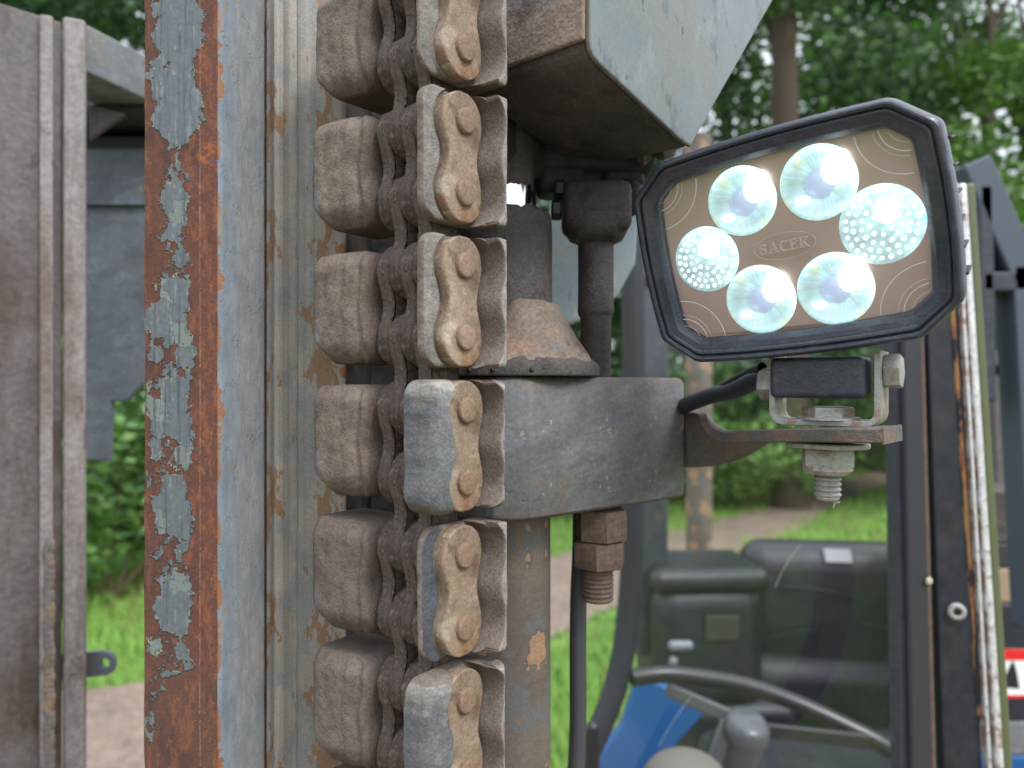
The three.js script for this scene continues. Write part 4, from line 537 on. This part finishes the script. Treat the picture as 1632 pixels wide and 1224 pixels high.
{ // seat, console, wheel
  const s = thing('driver_seat', 'black vinyl driver seat with high rounded back behind the windscreen', 'seat', at(1330, 1030, 1.62), -0.12);
  const cushion = (w, h, d, r) => { const g = new RoundedBoxGeometry(w, h, d, 10, r); const p = g.attributes.position; for (let i = 0; i < p.count; i++) { const x = p.getX(i), y = p.getY(i), z = p.getZ(i); p.setZ(i, z + (z > 0 ? 1 : 0.2) * (0.02 * Math.cos(x / w * 3.1) * Math.cos(y / h * 3.1) + (fbm3(x * 9, y * 9, 3) - 0.5) * 0.014)); } g.computeVertexNormals(); return triUV(g); };
  const up = part('backrest', cushion(0.40, 0.30, 0.12, 0.055), M.vinyl, s); up.position.set(0, 0.075, -0.02); 
  const lo = part('backrest', cushion(0.42, 0.36, 0.13, 0.05), M.vinyl, s); lo.position.set(0, -0.185, 0.015);
  const cu = part('seat_cushion', cushion(0.46, 0.14, 0.45, 0.06), M.vinyl, s); cu.position.set(0, -0.42, 0.22);
  const pipe = part('piping', tube([V(-0.19, -0.035, 0.05), V(-0.1, -0.040, 0.062), V(0.05, -0.05, 0.066), V(0.2, -0.055, 0.05)], 0.007, 30, 8), plain(72, 74, 80, 0.5), s);
  for (const x of [-0.13, 0.11]) part('seam', tube([V(x, -0.06, 0.082), V(x * 1.04, -0.18, 0.104), V(x, -0.33, 0.086)], 0.0045, 24, 8), M.gum, s);
  for (const [a, b, c, d] of [[-0.12, 0.14, 0.02, 0.12], [-0.15, 0.03, -0.04, 0.05], [0.02, 0.07, 0.14, 0.04]]) part('crease', tube([V(a, b, 0.052), V((a + c) / 2, (b + d) / 2 + 0.008, 0.060), V(c, d, 0.052)], 0.0035, 16, 8), M.vinyl, s);
  const lb = part('label', bx(0.055, 0.030, 0.004, 0.001), plain(138, 140, 142, 0.5), s); lb.position.set(-0.004, 0.205, 0.036); lb.rotation.x = -0.5;
  const k = thing('side_console', 'black boxy console left of the driver seat', 'console', at(1110, 1010, 1.58), 0.06);
  part('box', triUV(bx(0.235, 0.26, 0.2, 0.05)), M.vinyl, k); const ld = part('lid', triUV(bx(0.245, 0.05, 0.21, 0.024)), M.vinyl, k); ld.position.y = 0.135; const bs = part('base', triUV(bx(0.25, 0.34, 0.2, 0.03)), M.vinyl, k); bs.position.set(0.06, -0.28, 0);
  const ph = part('panel', triUV(bx(0.07, 0.05, 0.006, 0.003)), plain(54, 54, 47, 0.6), k); ph.position.set(0.02, 0.045, 0.103);
  const lv = part('lever', join([bar(V(-0.093, -0.075, 0.12), V(-0.085, 0.0, 0.13), 0.016, 0.016, 0.006), bx(0.050, 0.020, 0.02, 0.0095, -0.072, 0.022, 0.13)]), plain(112, 116, 122, 0.35), k);
  const kn = part('pull_knob', new THREE.SphereGeometry(0.012, 16, 10), M.white, k); kn.position.set(-0.094, -0.085, 0.122);
  const w = thing('steering_wheel', 'glossy black steering wheel rim sloping across the cab below the seat', 'steering wheel', V(0, 0, 0));
  part('rim', tube([[1006, 1080, 1.06], [1060, 1074, 1.07], [1120, 1080, 1.08], [1190, 1093, 1.09], [1260, 1117, 1.09], [1330, 1148, 1.08], [1405, 1186, 1.06], [1460, 1226, 1.03], [1490, 1280, 1.0]].map((p) => at(...p)), 0.0125, 70, 14), M.gum, w);
  const grey = plain(78, 80, 82, 0.4);
  part('spoke', bar(at(1062, 1098, 1.07), at(1200, 1158, 1.03), 0.020, 0.010, 0.004), grey, w); part('spoke', bar(at(1190, 1160, 1.03), at(1392, 1182, 1.06), 0.020, 0.010, 0.004), M.gum, w); part('spoke', bar(at(1160, 1150, 1.03), at(1120, 1260, 0.98), 0.026, 0.010, 0.004), M.gum, w);
  const hub = lathe([[0, 0.030], [0.022, 0.027], [0.031, 0.018], [0.033, 0.0], [0.030, -0.02], [0.036, -0.03], [0.036, -0.2]], 32); const hb = part('hub', hub, plain(74, 77, 81, 0.28), w); hb.position.copy(at(1186, 1170, 1.03)); hb.rotation.set(0.35, 0, -0.15);
  const d = thing('mudguard_panel', 'bright blue painted body panel at the foot of the windscreen', 'body panel', V(0, 0, -1.26));
  part('panel', triUV(slab([[1016, 1070], [1130, 1125], [1080, 1180], [1010, 1300], [860, 1300], [940, 1220], [990, 1150]].map(([x, y]) => { const q = at(x, y, 1.25); return [q.x, q.y]; }).reverse(), 0.02, 0.006, 3)), M.blueShell, d);
  const kb = thing('lever_knob', 'large beige grey rounded knob at the bottom of the cab view', 'knob', at(1092, 1252, 0.84)); const kg = new THREE.SphereGeometry(0.045, 32, 20); kg.scale(1.1, 0.85, 1); part('ball', kg, M.knob, kb); part('stem', (() => { const q = lathe([[0.014, -0.2], [0.014, -0.03]], 16); return q; })(), M.gum, kb);
  const fl = thing('cab_floor_cover', 'dark cover below the steering wheel', 'cover', at(1330, 1300, 1.25)); part('box', triUV(bx(0.42, 0.22, 0.2, 0.03)), M.vinyl, fl);
  const rod = thing('control_lever', 'short black lever tip beside the hose', 'lever', at(944, 1165, 0.92)); part('grip', lathe([[0, 0.012], [0.006, 0.010], [0.0085, 0.004], [0.009, -0.03], [0.007, -0.12]], 20), M.gum, rod);
}
{ // frame and engine cover at the far right
  const g = thing('overhead_guard', 'dark steel overhead guard post with slanted top at the right edge', 'overhead guard');
  const P = (x, y) => at(x, y, 1.15);
  part('post', strip(P(1618, 425), P(1648, 1000), 0.040, 0.05, 0.004), M.darkPaint, g);
  part('roof_beam', strip(P(1542, 262), P(1622, 446), 0.046, 0.05, 0.004), M.darkPaint, g);
  part('inner_post', strip(P(1556, 300), P(1562, 640), 0.022, 0.05, 0.004), M.black, g);
  part('cross_bar', strip(P(1550, 452), P(1622, 452), 0.030, 0.05, 0.004), M.black, g);
  part('gusset', (() => { const q = slab([P(1555, 340), P(1608, 446), P(1555, 446)].map((v) => [v.x, v.y]).reverse(), 0.006, 0.001); q.translate(0, 0, -1.17); return triUV(q); })(), M.gasket, g);
  part('stay', strip(at(1594, 560, 1.4), at(1604, 900, 1.4), 0.040, 0.02, 0.003), M.bar, g);
  part('stay', strip(at(1570, 590, 1.4), at(1660, 590, 1.4), 0.026, 0.02, 0.003), M.plate, g);
  const e = thing('engine_cover', 'stepped engine cover behind the cab with a red and white warning label', 'engine cover', at(1650, 1000, 1.3));
  const m = 1.3 / F;
  const add = (x0, y0, x1, y1, d, mm, n) => part(n, triUV(bx((x1 - x0) * m, (y1 - y0) * m, d, 0.006, ((x0 + x1) / 2 - 1650) * m, (1000 - (y0 + y1) / 2) * m, -d / 2)), mm, e);
  add(1560, 866, 1760, 906, 0.25, M.gasket, 'ledge'); add(1566, 906, 1760, 962, 0.18, plain(150, 128, 104, 0.7), 'tan_band'); add(1560, 962, 1760, 1150, 0.26, M.ebony, 'front_panel'); add(1560, 1150, 1760, 1205, 0.24, M.clamp, 'grille_band'); add(1560, 1205, 1760, 1300, 0.27, M.blueShell, 'lower_panel');
  add(1560, 780, 1760, 866, 0.1, M.sootShade, 'dark_recess');
  const lab = new THREE.Group(); lab.name = 'warning_label'; e.add(lab); lab.position.set((1626 - 1650) * m, (1000 - 1073) * m, 0.0012);
  const rect = (x0, y0, x1, y1, mm, n, z) => { const q = bx((x1 - x0) * m, (y1 - y0) * m, 0.0006, 0.0002, ((x0 + x1) / 2 - 1626) * m, (1073 - (y0 + y1) / 2) * m, z); part(n, q, mm, lab); };
  rect(1585, 1034, 1668, 1112, M.white, 'backing', 0); rect(1585, 1034, 1668, 1052, M.red, 'red_band', 0.0007); rect(1585, 1107, 1668, 1112, M.red, 'red_band', 0.0007);
  part('pictogram', (() => { const q = slab([[-12, -20], [14, -22], [10, 2], [6, 18], [2, 22], [-6, 4]].map(([x, y]) => [(x - 16) * m, (y - 2) * m]), 0.0006, 0); q.translate(0, 0, 0.0005); return q; })(), M.ink, lab);
}
// ---------------------------------------------------------------- ground, path, plants
{
  const grass = surface(512, 512, (u, v) => { const n = nz(FC, u, v), b = nz(FB, u, v), g = nz(FW, u, v); let c = mix3([74, 100, 42], [108, 136, 60], n); c = mix3(c, [120, 106, 78], ss(0.6, 0.8, b) * 0.8); return [...c.map((x) => x * (0.75 + 0.5 * g)), n * 0.6 + g * 0.4, 1]; }, { size: [2.2, 2.2] });
  const gg = new THREE.PlaneGeometry(300, 300, 60, 60); gg.rotateX(-Math.PI / 2); gg.translate(0, 0, -60);
  struct('ground', triUV(gg), skin(grass, 0.02));
  const earth = surface(512, 512, (u, v) => { const n = nz(FC, u, v), b = nz(FB, u, v), g = nz(FW, u, v), st = nz(FA, u * 3, v * 3); let c = mix3([104, 90, 79], [130, 113, 100], n); c = mix3(c, [112, 100, 84], ss(0.55, 0.8, b) * 0.6); return [...c.map((x) => x * (0.85 + 0.3 * g)), n * 0.5 + st * 0.5, 0.95]; }, { size: [1.5, 1.5] });
  const mid = [[-7, -2.4], [-4, -2.7], [-1.85, -3.1], [-0.6, -4.2], [0.45, -5.7], [2.1, -7.4], [3.8, -9.3], [6.0, -12], [9.5, -16], [14, -22]].map((p) => V(p[0], 0, p[1]));
  const cv = new THREE.CatmullRomCurve3(mid);
  globalThis.onPath = null;
  const samples = cv.getSpacedPoints(160);
  const width = (t) => lerp(0.62, 0.30, ss(0.2, 0.5, t)) + 0.09 * Math.sin(t * 23) + 0.05 * Math.sin(t * 51);
  struct('path', triUV(grid(160, 10, (u, v) => { const q = cv.getPointAt(v), t = cv.getTangentAt(v), w = width(v) * (u - 0.5) * 2; return [q.x - t.z * w, 0.012 + 0.01 * Math.sin(u * 3.1), q.z + t.x * w]; })), skin(earth, 0.02));
  const yard = new THREE.CircleGeometry(3.2, 48); yard.rotateX(-Math.PI / 2); yard.translate(-0.3, 0.006, 0.9);
  struct('yard', triUV(yard), skin(earth, 0.02));
  const near = (x, z) => { let m = 1e9; for (const s of samples) m = Math.min(m, (s.x - x) ** 2 + (s.z - z) ** 2); return Math.sqrt(m); };
  // grass tufts
  seed = 5150;
  const blade = (a, h, lean) => { const w = 0.006, c = Math.cos(a), s = Math.sin(a); return [[-w * s, 0, w * c], [w * s, 0, -w * c], [c * lean * 0.5 + w * 0.6 * s, h * 0.6, s * lean * 0.5 - w * 0.6 * c], [c * lean * 0.5 - w * 0.6 * s, h * 0.6, s * lean * 0.5 + w * 0.6 * c], [c * lean, h, s * lean]]; };
  const tp = [], ti = []; for (let k = 0; k < 9; k++) { const o = tp.length / 3, ox = rr(-0.04, 0.04), oz = rr(-0.04, 0.04); for (const q of blade(rr(0, 6.28), rr(0.05, 0.13), rr(0.01, 0.06))) tp.push(q[0] + ox, q[1], q[2] + oz); ti.push(o, o + 1, o + 2, o, o + 2, o + 3, o + 3, o + 2, o + 4); }
  const tuft = new THREE.BufferGeometry(); tuft.setAttribute('position', new THREE.Float32BufferAttribute(tp, 3)); tuft.setIndex(ti); tuft.computeVertexNormals();
  const leafMat = (r = 0.3) => new THREE.MeshPhysicalMaterial({ color: 0xffffff, roughness: 0.75, transmission: r, thickness: 0, side: THREE.DoubleSide });
  const grassMat = leafMat(0.25), N = 26000, im = new THREE.InstancedMesh(tuft, grassMat, N), m4 = new THREE.Matrix4(), qq = new THREE.Quaternion(), col = new THREE.Color(); let cnt = 0;
  for (let tries = 0; cnt < N && tries < 120000; tries++) { const d = 2.6 + 11 * rnd() ** 1.5, x = rr(-0.66, 0.72) * d, z = -d, e = near(x, z); if (e < lerp(0.66, 0.34, ss(5, 8, d)) + rr(-0.12, 0.1)) continue; const s = rr(0.6, 1.25) * (e < 0.9 ? 0.6 : 1); qq.setFromAxisAngle(V(0, 1, 0), rr(0, 6.28)); m4.compose(V(x, 0, z), qq, V(s, s, s)); im.setMatrixAt(cnt, m4); const g = clamp(rnd() * 0.6 + 0.9 * (nz(FB, x * 0.11, z * 0.11) - 0.3)); col.setRGB(0.18 + 0.14 * g, 0.35 + 0.17 * g, 0.06 + 0.04 * g); if (rnd() < 0.05) col.setRGB(0.3, 0.25, 0.1); im.setColorAt(cnt, col); cnt++; }
  im.count = cnt; im.name = 'grass'; im.userData = { kind: 'stuff', label: 'bright green grass either side of the earth path', category: 'grass' }; scene.add(im);

  // leaves spread through lumpy volumes
  function leaves(blobs, n, size, tones, hang = 0.3) {
    const p = new Float32Array(n * 12), c = new Float32Array(n * 12), ix = new Uint32Array(n * 6), tot = blobs.reduce((s, b) => s + b[3] * b[4] * b[5], 0);
    const X = V(), Y = V(), Z = V(), e = new THREE.Euler(), Q = new THREE.Quaternion();
    for (let i = 0; i < n; i++) {
      let t = rnd() * tot, b = blobs[0]; for (const k of blobs) { t -= k[3] * k[4] * k[5]; if (t <= 0) { b = k; break; } }
      const u = rr(-1, 1), a = rr(0, 6.283), s = Math.sqrt(1 - u * u), r = Math.pow(rnd(), 0.40) * (0.72 + 0.55 * n3(Math.cos(a) * s * 3 + b[0] * 7, u * 3 + b[1] * 7, Math.sin(a) * s * 3));
      const x = b[0] + Math.cos(a) * s * r * b[3], y = b[1] + u * r * b[4], z = b[2] + Math.sin(a) * s * r * b[5], L = size * rr(0.6, 1.3);
      e.set(rr(-1, 1) * 0.9 - hang, rr(0, 6.283), rr(-0.7, 0.7)); Q.setFromEuler(e); X.set(L * 0.34, 0, 0).applyQuaternion(Q); Z.set(0, 0, L).applyQuaternion(Q); Y.set(0, L * 0.12, 0).applyQuaternion(Q);
      const v = [[0, 0, 0], [X.x + Z.x * 0.45 + Y.x, X.y + Z.y * 0.45 + Y.y, X.z + Z.z * 0.45 + Y.z], [Z.x, Z.y, Z.z], [-X.x + Z.x * 0.45 + Y.x, -X.y + Z.y * 0.45 + Y.y, -X.z + Z.z * 0.45 + Y.z]];
      const k = tones[Math.floor(rnd() * tones.length)], f = rr(0.7, 1.3);
      for (let q = 0; q < 4; q++) { p[i * 12 + q * 3] = x + v[q][0]; p[i * 12 + q * 3 + 1] = y + v[q][1]; p[i * 12 + q * 3 + 2] = z + v[q][2]; c[i * 12 + q * 3] = k[0] * f; c[i * 12 + q * 3 + 1] = k[1] * f; c[i * 12 + q * 3 + 2] = k[2] * f; }
      ix.set([i * 4, i * 4 + 1, i * 4 + 2, i * 4, i * 4 + 2, i * 4 + 3], i * 6);
    }
    const g = new THREE.BufferGeometry(); g.setAttribute('position', new THREE.BufferAttribute(p, 3)); g.setAttribute('color', new THREE.BufferAttribute(c, 3)); g.setIndex(new THREE.BufferAttribute(ix, 1)); g.computeVertexNormals(); return g;
  }
  const foliage = new THREE.MeshPhysicalMaterial({ color: 0xffffff, vertexColors: true, roughness: 0.6, transmission: 0.35, thickness: 0, side: THREE.DoubleSide });
  const G1 = [[0.08, 0.20, 0.035], [0.11, 0.26, 0.045], [0.055, 0.14, 0.03], [0.14, 0.30, 0.06]], G2 = [[0.05, 0.12, 0.04], [0.07, 0.16, 0.055], [0.045, 0.10, 0.035]], G4 = [[0.12, 0.19, 0.115], [0.16, 0.24, 0.14], [0.09, 0.15, 0.09], [0.19, 0.26, 0.14]], G3 = [[0.14, 0.27, 0.05], [0.18, 0.33, 0.07], [0.10, 0.20, 0.04]];  // the paler greyed set has haze painted into the leaf colour
  const bark = plain(70, 58, 48, 0.95), stemM = plain(84, 72, 50, 0.9);
  function bush(name, label, px, d, w, h, n, size, tones, flowers = 0, s = 1) {
    seed = 9000 + px + s; const x = (px - 816) / F * d, z = -d, o = thing(name, label, 'bush', V(x, 0, z)), bl = [];
    for (let i = 0; i < 9; i++) { const k = rr(0.25, 0.5); bl.push([rr(-0.5, 0.5) * w, h * rr(0.22, 0.8), rr(-0.4, 0.4) * w, w * k * 0.8, h * k * 0.62, w * k * 0.8]); }
    part('foliage', leaves(bl, n, size, tones), foliage, o);
    const st = []; for (let i = 0; i < 6; i++) { const b = bl[i]; st.push(taper([V(rr(-0.1, 0.1), 0, rr(-0.1, 0.1)), V(b[0] * 0.4, b[1] * 0.5, b[2] * 0.4), V(b[0], b[1], b[2])], [0.02, 0.012, 0.005], 6)); } part('stem', join(st), stemM, o);
    if (flowers) { const fl = leaves(bl.map((b) => [b[0], b[1], b[2] + 0.15, b[3] * 1.05, b[4] * 1.05, b[5] * 1.05]), flowers, 0.055, [[0.75, 0.75, 0.7]]); part('flower', fl, foliage, o, 'small white flowers'); }
  }
  function tree(label, px, d, h, cw, base, n, size, tones, tr = 0.12, s = 1) {
    seed = 4000 + px + s; const x = (px - 816) / F * d, z = -d, o = thing('tree', label, 'tree', V(x, 0, z)), bl = [];
    for (let i = 0; i < 14; i++) { const t = i / 13, y = lerp(base, h, t), w = cw * (0.35 + 0.65 * Math.sin(Math.PI * (0.15 + 0.75 * t))); bl.push([rr(-1, 1) * w * 0.75, y + rr(-0.3, 0.3), rr(-1, 1) * w * 0.6, w * rr(0.28, 0.55), (h - base) * rr(0.07, 0.13), w * rr(0.28, 0.55)]); }
    part('crown', leaves(bl, n, size, tones), foliage, o);
    const lean = rr(-0.3, 0.3), tk = [taper([V(0, -0.05, 0), V(lean * 0.3, h * 0.35, 0), V(lean * 0.6, h * 0.65, 0.1), V(lean, h * 0.95, 0)], [tr * 1.25, tr, tr * 0.6, tr * 0.15], 10)];
    const lb = []; for (let i = 0; i < 14; i += 1) { const b = bl[i], y = Math.min(h * 0.9, b[1] * 0.8); lb.push(taper([V(lean * y / h, y, 0), V(b[0] * 0.5, (y + b[1]) / 2 + 0.1, b[2] * 0.5), V(b[0], b[1], b[2])], [tr * 0.35, tr * 0.2, tr * 0.07], 6)); }
    const T = part('trunk', tk[0], bark, o); part('limb', join(lb), bark, T);
  }
  bush('flowering_bush', 'bright green flowering bush in the gap beside the rusty rail', 175, 5.0, 1.7, 1.75, 9000, 0.085, [...G3, ...G1], 46);
  bush('flowering_bush', 'taller leafy bush behind the flowering one at the left', 260, 6.6, 2.2, 2.3, 8000, 0.09, G1, 20, 2);
  bush('bush', 'leafy green bush seen in the gap right of the lift cylinder', 935, 8.4, 2.1, 1.7, 7000, 0.09, G1, 0);
  bush('bush', 'dense dark bush seen through the windscreen under the lamp bracket', 1230, 10.6, 2.6, 2.0, 9000, 0.1, [...G2, ...G1], 16);
  bush('bush', 'green bush beyond the path bend behind the windscreen right side', 1390, 13.5, 3.4, 2.1, 8000, 0.11, G1, 8, 3);
  bush('bush', 'low bush behind the rusty pole', 1075, 9.5, 2.0, 1.6, 6000, 0.1, G2, 0, 4);
  bush('bush', 'light green bush at the far right behind the overhead guard', 1600, 9.0, 2.4, 2.5, 8000, 0.1, G3, 0, 5);
  bush('bush', 'round light green bush in front of the dark one, beyond the console', 1190, 9.0, 1.5, 1.15, 7000, 0.085, G3, 14, 6);
  tree('broad leafy tree over the left carriage plate', 60, 9.5, 7.2, 2.6, 2.6, 15000, 0.13, G2, 0.15);
  tree('dark tree in the top left gap beside the rail', 240, 11.5, 8.0, 2.6, 2.2, 15000, 0.13, G2, 0.15);
  tree('dark tree behind the top bracket', 900, 12.5, 8.2, 2.6, 2.0, 12000, 0.14, G2, 0.15);
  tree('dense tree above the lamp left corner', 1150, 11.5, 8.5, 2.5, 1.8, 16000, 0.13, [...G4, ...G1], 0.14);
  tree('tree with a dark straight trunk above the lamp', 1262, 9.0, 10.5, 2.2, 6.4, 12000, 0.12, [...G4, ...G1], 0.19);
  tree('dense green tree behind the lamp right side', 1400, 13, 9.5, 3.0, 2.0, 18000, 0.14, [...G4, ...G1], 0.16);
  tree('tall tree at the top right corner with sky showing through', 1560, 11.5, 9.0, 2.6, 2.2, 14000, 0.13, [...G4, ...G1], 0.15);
  tree('light green tree at the right edge beside the overhead guard', 1650, 9.0, 6.2, 1.9, 1.6, 10000, 0.12, G3, 0.12);
  seed = 777; const wood = []; const bl = []; for (let i = 0; i < 60; i++) { const a = lerp(-0.9, 0.95, i / 59), d = rr(19, 27), h = rr(7, 10.5); bl.push([Math.sin(a) * d * 1.15, h * 0.32, -d, 2.6, h * 0.42, 2.0], [Math.sin(a) * d * 1.15 + 1, h * 0.72, -d - 1, 2.0, h * 0.25, 1.8]); }
  const far = part('far_wood', leaves(bl, 70000, 0.34, G2), foliage, scene); far.userData.kind = 'stuff'; tag(far, 'dark green wood closing the view far behind', 'wood');
}
renderer.render(scene, camera);
